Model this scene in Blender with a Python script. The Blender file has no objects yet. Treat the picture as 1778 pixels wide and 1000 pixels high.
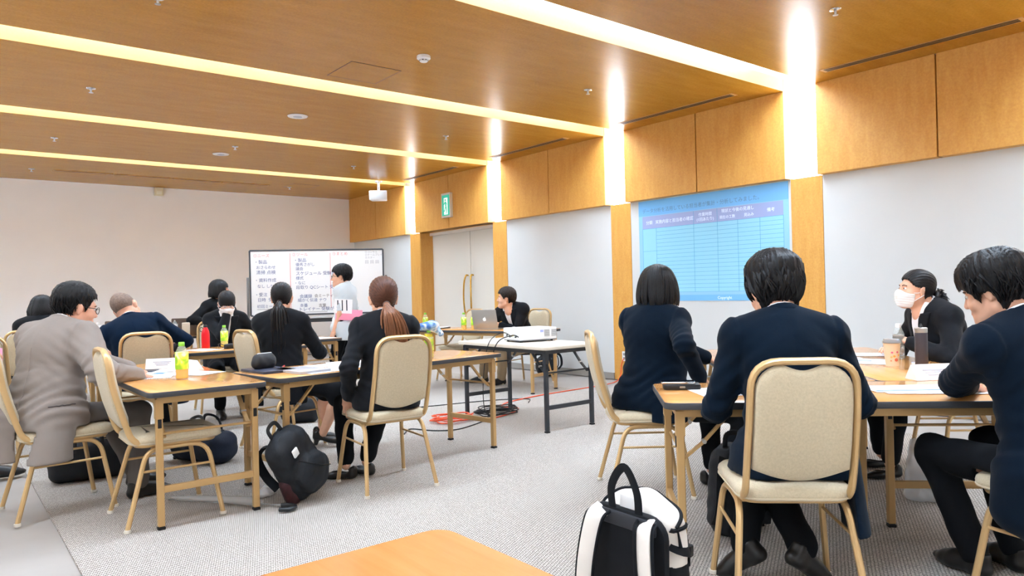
import bpy, math, random
import numpy as np
from mathutils import Vector, Matrix, Euler
random.seed(7); rng = np.random.RandomState(7)
SC = bpy.context.scene
COL = SC.collection
R = math.radians
PI = math.pi

# ------------------------------------------------------------------ camera, world, exposure
CAM_H = 1.17
FPX = 1257.0
YAW, PITCH, ROLL = 38.72, 0.10, 1.41
def make_camera():
    a, p, r = R(YAW), R(PITCH), R(ROLL)
    f = Vector((math.sin(a)*math.cos(p), math.cos(a)*math.cos(p), math.sin(p)))
    rt = Vector((math.cos(a), -math.sin(a), 0))
    up = rt.cross(f)
    rt2 = rt*math.cos(r) - up*math.sin(r)
    up2 = rt2.cross(f)
    cd = bpy.data.cameras.new('camera'); cd.sensor_width = 36.0; cd.lens = 36.0*FPX/1778.0
    cd.clip_start = 0.05; cd.clip_end = 100
    co = bpy.data.objects.new('camera', cd); COL.objects.link(co)
    m = Matrix((rt2, up2, -f)).transposed().to_4x4(); m.translation = (0, 0, CAM_H)
    co.matrix_world = m
    SC.camera = co
make_camera()
W = bpy.data.worlds.new('world'); SC.world = W; W.use_nodes = True
W.node_tree.nodes['Background'].inputs[0].default_value = (0.9, 0.95, 1, 1)
W.node_tree.nodes['Background'].inputs[1].default_value = 0.0
LAMP = 16.5            # radiance of the light slots
LAMP_COL = (0.77, 0.95, 1.16)
vs = SC.view_settings
vs.view_transform = 'Standard'; vs.look = 'None'; vs.gamma = 1.0; vs.use_curve_mapping = False
vs.exposure = 0.70
try:
    SC.cycles.use_denoising = True
    SC.cycles.max_bounces = 10; SC.cycles.diffuse_bounces = 6; SC.cycles.glossy_bounces = 4
    SC.cycles.transmission_bounces = 8; SC.cycles.transparent_max_bounces = 12
    SC.cycles.sample_clamp_indirect = 6.0
    SC.cycles.caustics_reflective = False; SC.cycles.caustics_refractive = False
except Exception:
    pass

# ------------------------------------------------------------------ materials
def s2l(c):
    out = []
    for v in c[:3]:
        v = v/255.0
        out.append(v/12.92 if v <= 0.04045 else ((v+0.055)/1.055)**2.4)
    return (out[0], out[1], out[2], 1.0)
MATS = {}
def new_mat(name):
    m = bpy.data.materials.new(name); m.use_nodes = True
    return m, m.node_tree.nodes, m.node_tree.links, m.node_tree.nodes['Principled BSDF']
def mat(name, rgb, rough=0.6, metal=0.0, spec=0.5, var=0.0, vscale=20.0, bump=0.0, bscale=80.0, alpha=None,
        trans=0.0, ior=1.45, emit=None, estr=0.0, coat=0.0, sheen=0.0, stretch=(1, 1, 1)):
    if name in MATS: return MATS[name]
    m, N, L, B = new_mat(name)
    c = s2l(rgb)
    B.inputs['Base Color'].default_value = c
    B.inputs['Roughness'].default_value = rough
    B.inputs['Metallic'].default_value = metal
    B.inputs['Specular IOR Level'].default_value = spec
    B.inputs['IOR'].default_value = ior
    B.inputs['Transmission Weight'].default_value = trans
    B.inputs['Coat Weight'].default_value = coat
    B.inputs['Sheen Weight'].default_value = sheen
    if alpha is not None: B.inputs['Alpha'].default_value = alpha
    if emit is not None:
        B.inputs['Emission Color'].default_value = (*emit[:3], 1); B.inputs['Emission Strength'].default_value = estr
    if var or bump:
        tc = N.new('ShaderNodeTexCoord'); mp = N.new('ShaderNodeMapping')
        mp.inputs['Scale'].default_value = stretch
        L.new(tc.outputs['Object'], mp.inputs['Vector'])
    if var:
        n = N.new('ShaderNodeTexNoise'); n.inputs['Scale'].default_value = vscale; n.inputs['Detail'].default_value = 4
        L.new(mp.outputs[0], n.inputs['Vector'])
        cr = N.new('ShaderNodeValToRGB')
        cr.color_ramp.elements[0].position = 0.3; cr.color_ramp.elements[1].position = 0.7
        cr.color_ramp.elements[0].color = tuple(max(0, x*(1-var)) for x in c[:3])+(1,)
        cr.color_ramp.elements[1].color = tuple(min(1, x*(1+var)) for x in c[:3])+(1,)
        L.new(n.outputs['Fac'], cr.inputs[0]); L.new(cr.outputs[0], B.inputs['Base Color'])
    if bump:
        n2 = N.new('ShaderNodeTexNoise'); n2.inputs['Scale'].default_value = bscale; n2.inputs['Detail'].default_value = 3
        L.new(mp.outputs[0], n2.inputs['Vector'])
        b = N.new('ShaderNodeBump'); b.inputs['Strength'].default_value = bump; b.inputs['Distance'].default_value = 0.01
        L.new(n2.outputs['Fac'], b.inputs['Height']); L.new(b.outputs[0], B.inputs['Normal'])
    MATS[name] = m
    return m

def wood_mat(name, c0, c1, rough, stretch, scale=6.0, coat=0.0, figure=0.0, spec=0.5):
    m, N, L, B = new_mat(name)
    tc = N.new('ShaderNodeTexCoord'); mp = N.new('ShaderNodeMapping'); mp.inputs['Scale'].default_value = stretch
    L.new(tc.outputs['Object'], mp.inputs['Vector'])
    n = N.new('ShaderNodeTexNoise'); n.inputs['Scale'].default_value = scale; n.inputs['Detail'].default_value = 7
    n.inputs['Roughness'].default_value = 0.6; n.inputs['Distortion'].default_value = 0.4
    L.new(mp.outputs[0], n.inputs['Vector'])
    cr = N.new('ShaderNodeValToRGB'); cr.color_ramp.elements[0].position = 0.3; cr.color_ramp.elements[1].position = 0.72
    cr.color_ramp.elements[0].color = s2l(c0); cr.color_ramp.elements[1].color = s2l(c1)
    L.new(n.outputs['Fac'], cr.inputs[0])
    src = cr.outputs[0]
    if figure:
        n2 = N.new('ShaderNodeTexNoise'); n2.inputs['Scale'].default_value = 60; n2.inputs['Detail'].default_value = 3
        L.new(tc.outputs['Object'], n2.inputs['Vector'])
        mx = N.new('ShaderNodeMix'); mx.data_type = 'RGBA'; mx.blend_type = 'OVERLAY'; mx.inputs[0].default_value = figure
        L.new(src, mx.inputs[6]); L.new(n2.outputs['Fac'], mx.inputs[7]); src = mx.outputs[2]
    L.new(src, B.inputs['Base Color'])
    B.inputs['Roughness'].default_value = rough; B.inputs['Coat Weight'].default_value = coat
    B.inputs['Specular IOR Level'].default_value = spec
    MATS[name] = m
    return m

def carpet_mat():
    m, N, L, B = new_mat('carpet')
    tc = N.new('ShaderNodeTexCoord')
    mp = N.new('ShaderNodeMapping'); mp.inputs['Rotation'].default_value = (0, 0, R(20))
    L.new(tc.outputs['Object'], mp.inputs['Vector'])
    br = N.new('ShaderNodeTexBrick'); br.inputs['Scale'].default_value = 1.0
    br.inputs['Brick Width'].default_value = 0.019; br.inputs['Row Height'].default_value = 0.0105
    br.inputs['Mortar Size'].default_value = 0.0024; br.inputs['Mortar Smooth'].default_value = 0.6
    br.inputs['Color1'].default_value = s2l((250, 243, 233)); br.inputs['Color2'].default_value = s2l((236, 228, 217))
    br.inputs['Mortar'].default_value = s2l((98, 92, 90))
    L.new(mp.outputs[0], br.inputs['Vector'])
    n = N.new('ShaderNodeTexNoise'); n.inputs['Scale'].default_value = 140; n.inputs['Detail'].default_value = 2
    L.new(tc.outputs['Object'], n.inputs['Vector'])
    cr = N.new('ShaderNodeValToRGB'); cr.color_ramp.elements[0].position = 0.3; cr.color_ramp.elements[1].position = 0.62
    cr.color_ramp.elements[0].color = (0.48, 0.46, 0.45, 1); cr.color_ramp.elements[1].color = (1, 1, 1, 1)
    L.new(n.outputs['Fac'], cr.inputs[0])
    mx = N.new('ShaderNodeMix'); mx.data_type = 'RGBA'; mx.blend_type = 'MULTIPLY'; mx.inputs[0].default_value = 1.0
    L.new(br.outputs['Color'], mx.inputs[6]); L.new(cr.outputs[0], mx.inputs[7])
    n3 = N.new('ShaderNodeTexNoise'); n3.inputs['Scale'].default_value = 0.9; n3.inputs['Detail'].default_value = 3
    L.new(tc.outputs['Object'], n3.inputs['Vector'])
    cr3 = N.new('ShaderNodeValToRGB'); cr3.color_ramp.elements[0].color = (0.9, 0.89, 0.88, 1); cr3.color_ramp.elements[1].color = (1, 1, 1, 1)
    L.new(n3.outputs['Fac'], cr3.inputs[0])
    mx2 = N.new('ShaderNodeMix'); mx2.data_type = 'RGBA'; mx2.blend_type = 'MULTIPLY'; mx2.inputs[0].default_value = 1.0
    L.new(mx.outputs[2], mx2.inputs[6]); L.new(cr3.outputs[0], mx2.inputs[7])
    L.new(mx2.outputs[2], B.inputs['Base Color'])
    bp = N.new('ShaderNodeBump'); bp.inputs['Strength'].default_value = 0.5; bp.inputs['Distance'].default_value = 0.004
    L.new(br.outputs['Fac'], bp.inputs['Height']); bp.invert = True
    L.new(bp.outputs[0], B.inputs['Normal'])
    B.inputs['Roughness'].default_value = 0.95; B.inputs['Specular IOR Level'].default_value = 0.15
    MATS['carpet'] = m
    return m

def hair_mat(name, c0, c1, rough=0.46, mode='fall'):
    # object space is the head's own frame, strands run down from the crown or back towards the tie
    m, N, L, B = new_mat(name)
    tc = N.new('ShaderNodeTexCoord'); sx = N.new('ShaderNodeSeparateXYZ'); L.new(tc.outputs['Object'], sx.inputs[0])
    at = N.new('ShaderNodeMath'); at.operation = 'ARCTAN2'
    cb = N.new('ShaderNodeCombineXYZ')
    if mode == 'fall':
        L.new(sx.outputs[0], at.inputs[0]); L.new(sx.outputs[1], at.inputs[1])
        L.new(at.outputs[0], cb.inputs[0])
        m1 = N.new('ShaderNodeMath'); m1.operation = 'MULTIPLY'; m1.inputs[1].default_value = 2.0
        L.new(sx.outputs[2], m1.inputs[0]); L.new(m1.outputs[0], cb.inputs[1])
    else:
        L.new(sx.outputs[0], at.inputs[0]); L.new(sx.outputs[2], at.inputs[1])
        L.new(at.outputs[0], cb.inputs[0])
        m1 = N.new('ShaderNodeMath'); m1.operation = 'MULTIPLY'; m1.inputs[1].default_value = 2.0
        L.new(sx.outputs[1], m1.inputs[0]); L.new(m1.outputs[0], cb.inputs[1])
    n = N.new('ShaderNodeTexNoise'); n.inputs['Scale'].default_value = 26; n.inputs['Detail'].default_value = 3
    L.new(cb.outputs[0], n.inputs['Vector'])
    cr = N.new('ShaderNodeValToRGB'); cr.color_ramp.elements[0].position = 0.35; cr.color_ramp.elements[1].position = 0.75
    cr.color_ramp.elements[0].color = s2l(c0); cr.color_ramp.elements[1].color = s2l(c1)
    L.new(n.outputs['Fac'], cr.inputs[0]); L.new(cr.outputs[0], B.inputs['Base Color'])
    bp = N.new('ShaderNodeBump'); bp.inputs['Strength'].default_value = 0.55; bp.inputs['Distance'].default_value = 0.004
    L.new(n.outputs['Fac'], bp.inputs['Height']); L.new(bp.outputs[0], B.inputs['Normal'])
    B.inputs['Roughness'].default_value = rough
    B.inputs['Specular IOR Level'].default_value = 0.3
    MATS[name] = m
    return m

# ------------------------------------------------------------------ objects
def empty(name, loc=(0, 0, 0), rz=0.0, parent=None):
    o = bpy.data.objects.new(name, None); COL.objects.link(o)
    o.empty_display_size = 0.1
    o.location = loc; o.rotation_euler = (0, 0, rz)
    if parent is not None: o.parent = parent
    return o
def tag(o, label, cat, group=None, kind=None):
    o['label'] = label; o['category'] = cat
    if group: o['group'] = group
    if kind: o['kind'] = kind
    return o
def thing(name, label, cat, loc=(0, 0, 0), rz=0.0, group=None):
    return tag(empty(name, loc, rz), label, cat, group)
def struct(o):
    o['kind'] = 'structure'; return o
def copy_tree(o, parent=None):
    c = o.copy(); COL.objects.link(c); c.parent = parent
    for ch in o.children: copy_tree(ch, c)
    return c
def place(proto, used, loc, rz, label=None, group=None):
    o = copy_tree(proto) if used else proto
    o.location = loc; o.rotation_euler = (0, 0, rz)
    if label: o['label'] = label
    if group: o['group'] = group
    return o

class MB:
    def __init__(s): s.v = []; s.f = []
    def add(s, vs, fs):
        b = len(s.v); s.v.extend([tuple(v) for v in vs]); s.f.extend([tuple(b+i for i in f) for f in fs]); return s
    def box(s, c, d, rot=None, bev=0.0):
        x, y, z = d[0]/2, d[1]/2, d[2]/2
        if bev <= 0:
            vs = [(-x,-y,-z),(x,-y,-z),(x,y,-z),(-x,y,-z),(-x,-y,z),(x,-y,z),(x,y,z),(-x,y,z)]
            fs = [(0,3,2,1),(4,5,6,7),(0,1,5,4),(1,2,6,5),(2,3,7,6),(3,0,4,7)]
        else:
            b = min(bev, x*.98, y*.98, z*.98)
            mb = MB(); o = [(-x+b,-y),(x-b,-y),(x,-y+b),(x,y-b),(x-b,y),(-x+b,y),(-x,y-b),(-x,-y+b)]
            mb.prism(o, -z, z, b); vs, fs = mb.v, mb.f
        M = Matrix.Translation(c) @ (rot.to_4x4() if rot is not None else Matrix.Identity(4))
        return s.add([M @ Vector(v) for v in vs], fs)
    def prism(s, o, z0, z1, bev=0.0, M=None):
        # o: ccw outline in xy
        n = len(o); rings = []
        if bev > 0:
            ins = inset(o, bev)
            mid = inset(o, bev*0.3)
            rings = [(ins, z0), (mid, z0+bev*0.3), (o, z0+bev), (o, z1-bev), (mid, z1-bev*0.3), (ins, z1)]
        else:
            rings = [(o, z0), (o, z1)]
        vs = []; fs = []
        for ol, z in rings: vs += [(p[0], p[1], z) for p in ol]
        for k in range(len(rings)-1):
            for i in range(n):
                j = (i+1) % n
                fs.append((k*n+i, k*n+j, (k+1)*n+j, (k+1)*n+i))
        fs.append(tuple(range(n-1, -1, -1))); fs.append(tuple((len(rings)-1)*n+i for i in range(n)))
        if M is not None: vs = [M @ Vector(v) for v in vs]
        return s.add(vs, fs)
    def lathe(s, prof, n=20, M=None):
        vs = []; fs = []
        for r, z in prof:
            for i in range(n):
                a = 2*PI*i/n; vs.append((r*math.cos(a), r*math.sin(a), z))
        for k in range(len(prof)-1):
            for i in range(n):
                j = (i+1) % n
                fs.append((k*n+i, k*n+j, (k+1)*n+j, (k+1)*n+i))
        fs.append(tuple(range(n-1, -1, -1))); fs.append(tuple((len(prof)-1)*n+i for i in range(n)))
        if M is not None: vs = [M @ Vector(v) for v in vs]
        return s.add(vs, fs)
    def tube(s, path, r, n=8, flat=1.0, closed=False, up=None, square=False):
        P = [Vector(p) for p in path]; m = len(P)
        rs = r if isinstance(r, (list, tuple)) else [r]*m
        T = []
        for i in range(m):
            if closed: t = P[(i+1) % m]-P[i-1]
            else: t = P[min(i+1, m-1)]-P[max(i-1, 0)]
            T.append(t.normalized() if t.length > 1e-9 else Vector((0, 0, 1)))
        u = Vector(up) if up is not None else (Vector((0, 0, 1)) if abs(T[0].z) < 0.9 else Vector((0, 1, 0)))
        u = (u - T[0]*u.dot(T[0])).normalized()
        vs = []; fs = []
        for i in range(m):
            u = (u - T[i]*u.dot(T[i]))
            u = u.normalized() if u.length > 1e-6 else T[i].orthogonal().normalized()
            w = T[i].cross(u)
            for k in range(n):
                a = 2*PI*(k+0.5)/n
                cx, cy = math.cos(a), math.sin(a)
                if square:
                    q = max(abs(cx), abs(cy)); cx /= q; cy /= q
                vs.append(P[i] + w*(cx*rs[i]) + u*(cy*rs[i]*flat))
        for i in range(m if closed else m-1):
            b0 = i*n; b1 = ((i+1) % m)*n
            for k in range(n):
                j = (k+1) % n
                fs.append((b0+k, b0+j, b1+j, b1+k))
        if not closed:
            fs.append(tuple(range(n-1, -1, -1))); fs.append(tuple((m-1)*n+k for k in range(n)))
        return s.add(vs, fs)
    def sphere(s, c, r, nu=12, nv=8):
        rr = r if isinstance(r, (list, tuple)) else (r, r, r)
        prof = [(math.sin(PI*k/nv), -math.cos(PI*k/nv)) for k in range(nv+1)]
        prof[0] = (0.02, -1); prof[-1] = (0.02, 1)
        return s.lathe(prof, nu, Matrix.Translation(c) @ Matrix.Diagonal((rr[0], rr[1], rr[2], 1)))
    def xf(s, M):
        s.v = [tuple(M @ Vector(v)) for v in s.v]; return s
    def build(s, name, material, parent=None, smooth=True, angle=40):
        me = bpy.data.meshes.new(name); me.from_pydata(s.v, [], s.f); me.update()
        o = bpy.data.objects.new(name, me); COL.objects.link(o)
        if material is not None: me.materials.append(material)
        if smooth:
            me.polygons.foreach_set('use_smooth', [True]*len(me.polygons))
            try: me.set_sharp_from_angle(angle=R(angle))
            except Exception: pass
        if parent is not None: o.parent = parent
        return o

def inset(o, d):
    n = len(o); out = []
    for i in range(n):
        p0, p, p1 = Vector(o[i-1]), Vector(o[i]), Vector(o[(i+1) % n])
        e0 = (p-p0); e1 = (p1-p)
        if e0.length < 1e-9 or e1.length < 1e-9: out.append(tuple(p)); continue
        e0.normalize(); e1.normalize()
        n0 = Vector((-e0.y, e0.x)); n1 = Vector((-e1.y, e1.x))
        b = n0+n1
        if b.length < 1e-6: out.append(tuple(p)); continue
        b.normalize(); k = d/max(0.35, b.dot(n0))
        out.append((p.x+b.x*k, p.y+b.y*k))
    return out
def rrect(w, h, r, n=5, cx=0, cy=0):
    o = []
    for (sx, sy, a0) in ((1, -1, -90), (1, 1, 0), (-1, 1, 90), (-1, -1, 180)):
        for k in range(n+1):
            a = R(a0+90*k/n)
            o.append((cx+sx*(w/2-r)+r*math.cos(a), cy+sy*(h/2-r)+r*math.sin(a)))
    return o
def fillet(pts, r, n=5, closed=False):
    P = [Vector(p) for p in pts]; m = len(P); out = []
    rs = r if isinstance(r, (list, tuple)) else [r]*m
    for i in range(m):
        if (not closed and i in (0, m-1)) or rs[i] <= 0: out.append(P[i]); continue
        a, p, b = P[i-1], P[i], P[(i+1) % m]
        la, lb = (a-p).length, (b-p).length
        q = min(rs[i], la*0.49, lb*0.49)
        s0 = p+(a-p).normalized()*q; s1 = p+(b-p).normalized()*q
        for k in range(n+1):
            t = k/n; out.append(s0*(1-t)**2 + p*2*t*(1-t) + s1*t*t)
    return out
def spline(pts, n=8, closed=False):
    P = [Vector(p) for p in pts]; m = len(P); out = []
    rngi = range(m) if closed else range(m-1)
    for i in rngi:
        p0 = P[(i-1) % m] if closed or i > 0 else P[0]*2-P[1]
        p1 = P[i]; p2 = P[(i+1) % m]
        p3 = P[(i+2) % m] if closed or i+2 < m else P[-1]*2-P[-2]
        for k in range(n):
            t = k/n
            out.append(0.5*((2*p1)+(p2-p0)*t+(2*p0-5*p1+4*p2-p3)*t*t+(3*p1-p0-3*p2+p3)*t**3))
    if not closed: out.append(P[-1])
    return out
def text_mesh(name, txt, size, material, parent, M, depth=0.0005, align='LEFT', squeeze=1.0):
    cu = bpy.data.curves.new(name, 'FONT'); cu.body = txt; cu.size = size; cu.extrude = depth; cu.align_x = align
    cu.resolution_u = 2
    t = bpy.data.objects.new(name, cu); COL.objects.link(t)
    dg = bpy.context.evaluated_depsgraph_get()
    me = bpy.data.meshes.new_from_object(t.evaluated_get(dg))
    bpy.data.objects.remove(t); bpy.data.curves.remove(cu)
    me.transform(M @ Matrix.Diagonal((squeeze, 1, 1, 1)))
    me.materials.clear(); me.materials.append(material)
    o = bpy.data.objects.new(name, me); COL.objects.link(o); o.parent = parent
    return o
def frame_mat(o, x, y, z=None):
    x = Vector(x).normalized(); y = Vector(y).normalized(); z = x.cross(y) if z is None else Vector(z)
    m = Matrix((x, y, z)).transposed().to_4x4(); m.translation = o
    return m

# common materials
M_gold = mat('gold_paint', (206, 172, 122), rough=0.36, metal=0.45, spec=0.5)
M_goldt = mat('table_gold_paint', (192, 156, 104), rough=0.45, metal=0.3, spec=0.5)
M_slotv = wood_mat('veneer_ceiling_dimmed', (138, 97, 50), (148, 106, 58), 0.5, (1.0, 5, 5), 2.2, figure=0.2, spec=0.2)  # ceiling veneer copied darker, so lamplit slot faces don't overexpose
M_white = mat('white_paint', (236, 234, 230), rough=0.8, spec=0.2, var=0.02, vscale=3)
M_wallw = mat('wall_cloth_white', (211, 213, 212), rough=0.85, spec=0.2, var=0.015, vscale=2, bump=0.05, bscale=300)
M_black = mat('black_plastic', (24, 25, 28), rough=0.45)
M_blackr = mat('black_rubber', (20, 21, 23), rough=0.7)
M_steel = mat('steel', (190, 190, 188), rough=0.3, metal=0.9)
M_chrome = mat('chrome', (215, 215, 215), rough=0.12, metal=1.0)
M_plw = mat('white_plastic', (236, 237, 238), rough=0.4)
M_paper = mat('paper', (245, 246, 249), rough=0.8, spec=0.2)
M_ink = mat('ink_blue', (96, 140, 190), rough=0.8, spec=0.2)
M_inkpale = mat('ink_pale_blue', (190, 216, 238), rough=0.8, spec=0.2)
M_inkdark = mat('ink_dark', (50, 54, 66), rough=0.8, spec=0.2)
M_veneer = wood_mat('veneer_wall', (206, 148, 66), (216, 162, 82), 0.5, (6, 6, 1.2), 3.0, figure=0.25)
M_ceil = wood_mat('veneer_ceiling', (170, 118, 32), (183, 130, 44), 0.27, (1.0, 5, 5), 2.2, figure=0.22, spec=0.16)
M_top = wood_mat('table_top_wood', (212, 148, 82), (226, 168, 104), 0.16, (1.0, 9, 3), 2.4, coat=0.15, spec=0.6)
M_top2 = wood_mat('table_top_wood_orange', (206, 132, 70), (216, 146, 86), 0.25, (1.0, 9, 3), 2.4, spec=0.5)
M_fabric = mat('chair_fabric', (200, 186, 158), rough=0.95, spec=0.1, var=0.07, vscale=120, bump=0.25, bscale=260, sheen=0.2)
M_carpet = carpet_mat()
M_stone = mat('stone_floor', (170, 164, 158), rough=0.45, spec=0.4, var=0.05, vscale=3)
# ------------------------------------------------------------------ room
XW, XP, ZC, ZS = 6.74, 6.64, 3.07, 2.20
XL, YB, YF = -1.05, 13.50, -2.65
SLOT_W = 0.335; BAY = 2.465; S0 = 3.565
slots = [(S0+BAY*k, S0+BAY*k+SLOT_W) for k in range(-2, 4)]     # Y ranges
ZV = 3.195; ZT = 3.33
M_lampm, N_, L_, B_ = new_mat('light_slot_diffuser')
B_.inputs['Base Color'].default_value = (0.9, 0.9, 0.9, 1)
B_.inputs['Emission Color'].default_value = (*LAMP_COL, 1); B_.inputs['Emission Strength'].default_value = LAMP
M_lampw, N_, L_, B_ = new_mat('wall_slot_diffuser')
B_.inputs['Base Color'].default_value = (0.9, 0.9, 0.9, 1)
B_.inputs['Emission Color'].default_value = (0.84, 0.95, 1.08, 1); B_.inputs['Emission Strength'].default_value = 9.0
M_cavity = mat('slot_cavity_white', (245, 244, 240), rough=0.8)

floor = empty('floor'); struct(floor)
mb = MB(); mb.box(((XL+XW+0.5)/2, (YB+YF)/2, -0.06), (XW+0.5-XL, YB-YF, 0.1)); mb.build('stone_border', M_stone, floor, False)
mb = MB(); mb.box(((0.48+5.78)/2, (YF+0.9+12.4)/2, -0.004), (5.78-0.48, 12.4-(YF+0.9), 0.008)); mb.build('carpet', M_carpet, floor, False)

# right wall: white lower part in bays, pillars, door recess, upper veneer panels, light slots
wr = empty('wall_right'); struct(wr)
DY0, DY1 = slots[4][1], slots[5][0]            # door bay
ys = [YF] + [v for s in slots for v in s] + [YB]
bays = [(ys[i], ys[i+1]) for i in range(0, len(ys), 2)]
for (a, b) in bays:
    if abs(a-DY0) < 1e-6: continue
    mb = MB(); mb.box((XW+0.05, (a+b)/2, 1.1), (0.1, b-a, 2.2)); mb.build('white_wall_section', M_wallw, wr, False)
    mb = MB(); mb.box((XW-0.008, (a+b)/2, 0.04), (0.016, b-a, 0.08)); mb.build('baseboard', mat('baseboard_grey', (150, 146, 140), rough=0.6), wr, False)
for (a, b) in slots:
    mb = MB(); mb.box((XW+0.045, (a+b)/2, ZS/2), (0.098, b-a-0.006, ZS)); mb.build('veneer_pillar', M_veneer, wr, False)
    mb = MB(); mb.box((XW+0.05, (a+b)/2, (ZS+ZC)/2+0.14), (0.02, b-a, ZC-ZS+0.26)); mb.build('slot_diffuser', M_lampw, wr, False)
for (a, b) in bays:
    w = b-a
    half = (a+b)/2 if 1.9 < w < 2.4 else (b-1.06 if a < 0 else (a+b)/2)
    for (p, q) in ((a, half-0.006), (half+0.006, b)):
        mb = MB(); mb.box((XP+0.09, (p+q)/2, (ZS+ZC)/2), (0.18, q-p, ZC-ZS), bev=0.002); mb.build('veneer_panel', M_veneer, wr, False)
    mb = MB(); mb.box((XP+0.11, half, (ZS+ZC)/2), (0.16, 0.02, ZC-ZS)); mb.build('panel_joint', mat('joint_dark', (120, 78, 26), rough=0.8), wr, False)
mb = MB(); mb.box((XP+0.3, (YB+YF)/2, (ZS+ZT)/2+0.1), (0.02, YB-YF, ZT-ZS+0.3)); mb.build('wall_core', M_white, wr, False)
# door recess
XD = 6.99
for (y, nm) in ((DY1-0.006, 'veneer_jamb'), (DY0+0.006, 'veneer_jamb')):
    mb = MB(); mb.box(((XW+XD)/2+0.05, y, ZS/2), (XD-XW-0.0+0.1, 0.012, ZS)); mb.build(nm, M_veneer, wr, False)
mb = MB(); mb.box(((XW+XD)/2+0.03, (DY0+DY1)/2, ZS+0.006), (XD-XW+0.1, DY1-DY0, 0.012)); mb.build('veneer_soffit', M_veneer, wr, False)
M_door = mat('door_cream', (226, 222, 212), rough=0.5, spec=0.35)
M_brass = mat('brass', (205, 160, 70), rough=0.2, metal=0.95)
ym = 9.80
for n, (a, b) in enumerate(((DY0+0.012, ym-0.005), (ym+0.005, DY1-0.012))):
    d = struct(MB().box((XD+0.025, (a+b)/2, 1.095), (0.05, b-a, 2.17), bev=0.004).build('door_%d' % (n+1), M_door, None, False))
    y = ym-0.075 if n == 0 else ym+0.075
    path = [(XD-0.002, y, 1.42), (XD-0.05, y, 1.415), (XD-0.075, y+(0.02 if n else -0.02), 1.3), (XD-0.085, y+(0.03 if n else -0.03), 1.07), (XD-0.075, y+(0.02 if n else -0.02), 0.84), (XD-0.05, y, 0.725), (XD-0.002, y, 0.72)]
    h = MB().tube(spline(path, 6), 0.014, 10).build('handle', M_brass, d); h['label'] = 'curved brass pull handle'

# back wall and the walls behind the camera
o = MB().box(((XL+XW)/2, YB+0.05, (ZC+0.4)/2), (XW-XL+0.6, 0.1, ZC+0.4)).build('wall_back', mat('wall_back_cream', (247, 246, 246), rough=0.85, spec=0.2, var=0.012, vscale=2), None, False); struct(o)
o = MB().box((XL-0.05, (YB+YF)/2, ZC/2+0.15), (0.1, YB-YF, ZC+0.4)).build('wall_left', mat('wall_left_cream', (238, 232, 225), rough=0.85, spec=0.2), None, False); struct(o)
for (a, b) in slots:
    MB().box((XL+0.005, (a+b)/2, (ZS+ZC)/2), (0.02, b-a, ZC-ZS)).build('slot_diffuser', M_lampw, o, False)  # light slots added on the unseen left wall to brighten left side and back
o = MB().box(((XL+XW)/2, YF-0.05, ZC/2+0.15), (XW-XL+0.6, 0.1, ZC+0.4)).build('wall_front', M_white, None, False); struct(o)
o = MB().box(((XL+XW)/2, YB-0.008, 0.04), (XW-XL, 0.016, 0.08)).build('baseboard_back', MATS['baseboard_grey'], None, False); struct(o)

# ceiling slabs between light slots
ce = empty('ceiling'); struct(ce)
XR = XP+0.0
for (a, b) in bays:
    mb = MB(); mb.box(((XL+XP+0.02)/2, (a+b)/2, ZC+0.0625), (XP+0.02-XL, b-a, 0.125)); mb.build('veneer_slab', M_ceil, ce, False)
for (a, b) in slots:
    cx = (XL+XW+0.16)/2; lx = XW+0.16-XL
    for (y0, y1) in ((a-0.012, a), (b, b+0.012)):
        mb = MB(); mb.box(((XL+XP)/2, y1-0.001 if y0 < a else y0+0.001, ZC+0.064), (XP-XL, 0.006, 0.1265)); mb.build('slot_edge_dimmed', M_slotv, ce, False)  # strips in the darkened veneer copy, toning down the lamp glare
        mb = MB(); mb.box((cx-0.1, (y0+y1)/2, (ZV+ZT)/2+0.01), (lx-0.2, 0.012, ZT-ZV+0.02)); mb.build('slot_side', M_cavity, ce, False)
    mb = MB(); mb.box(((XL+6.35)/2, (a+b)/2, ZT+0.01), (6.35-XL, b-a+0.024, 0.02)); mb.build('light_diffuser', M_lampm, ce, False)
mb = MB(); mb.box(((XL+XW)/2, (YB+YF)/2, ZT+0.1), (XW-XL+1.0, YB-YF+0.4, 0.1)); mb.build('ceiling_deck', M_white, ce, False)
# linear diffusers along the right wall
M_grille = mat('grille_dark', (40, 34, 26), rough=0.6)
M_grillef = mat('grille_frame', (200, 150, 84), rough=0.5)
where = {0: 'near the camera', 1: '', }
names_v = ['nearest the camera at the right edge of the ceiling', 'above the projected slide', 'left of the slide, above the plain white wall', 'above the double door']
for k, b in enumerate(bays[2:6]):
    y1 = b[1]-0.25; y0 = y1-1.55
    v = thing('linear_air_vent', 'slim slotted ceiling vent '+names_v[k], 'vent', (6.31, (y0+y1)/2, ZC), 0, 'linear ceiling vents along the right wall')
    MB().box((0, 0, -0.001), (0.11, y1-y0, 0.006)).build('frame', M_grillef, v, False)
    for j in range(3):
        MB().box((-0.03+0.03*j, 0, -0.005), (0.014, y1-y0-0.06, 0.003)).build('slot', M_grille, v, False)
v = thing('linear_air_vent', 'long four-section slot vent in the ceiling before the back wall', 'vent', (3.0, 12.37, ZC))
for j in range(4):
    MB().box((-1.2+0.8*j, 0, -0.002), (0.77, 0.10, 0.006)).build('frame', M_grillef, v, False)
    MB().box((-1.2+0.8*j, 0, -0.006), (0.74, 0.045, 0.003)).build('slot', mat('grille_brown', (140, 96, 48), rough=0.6), v, False)
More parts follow.
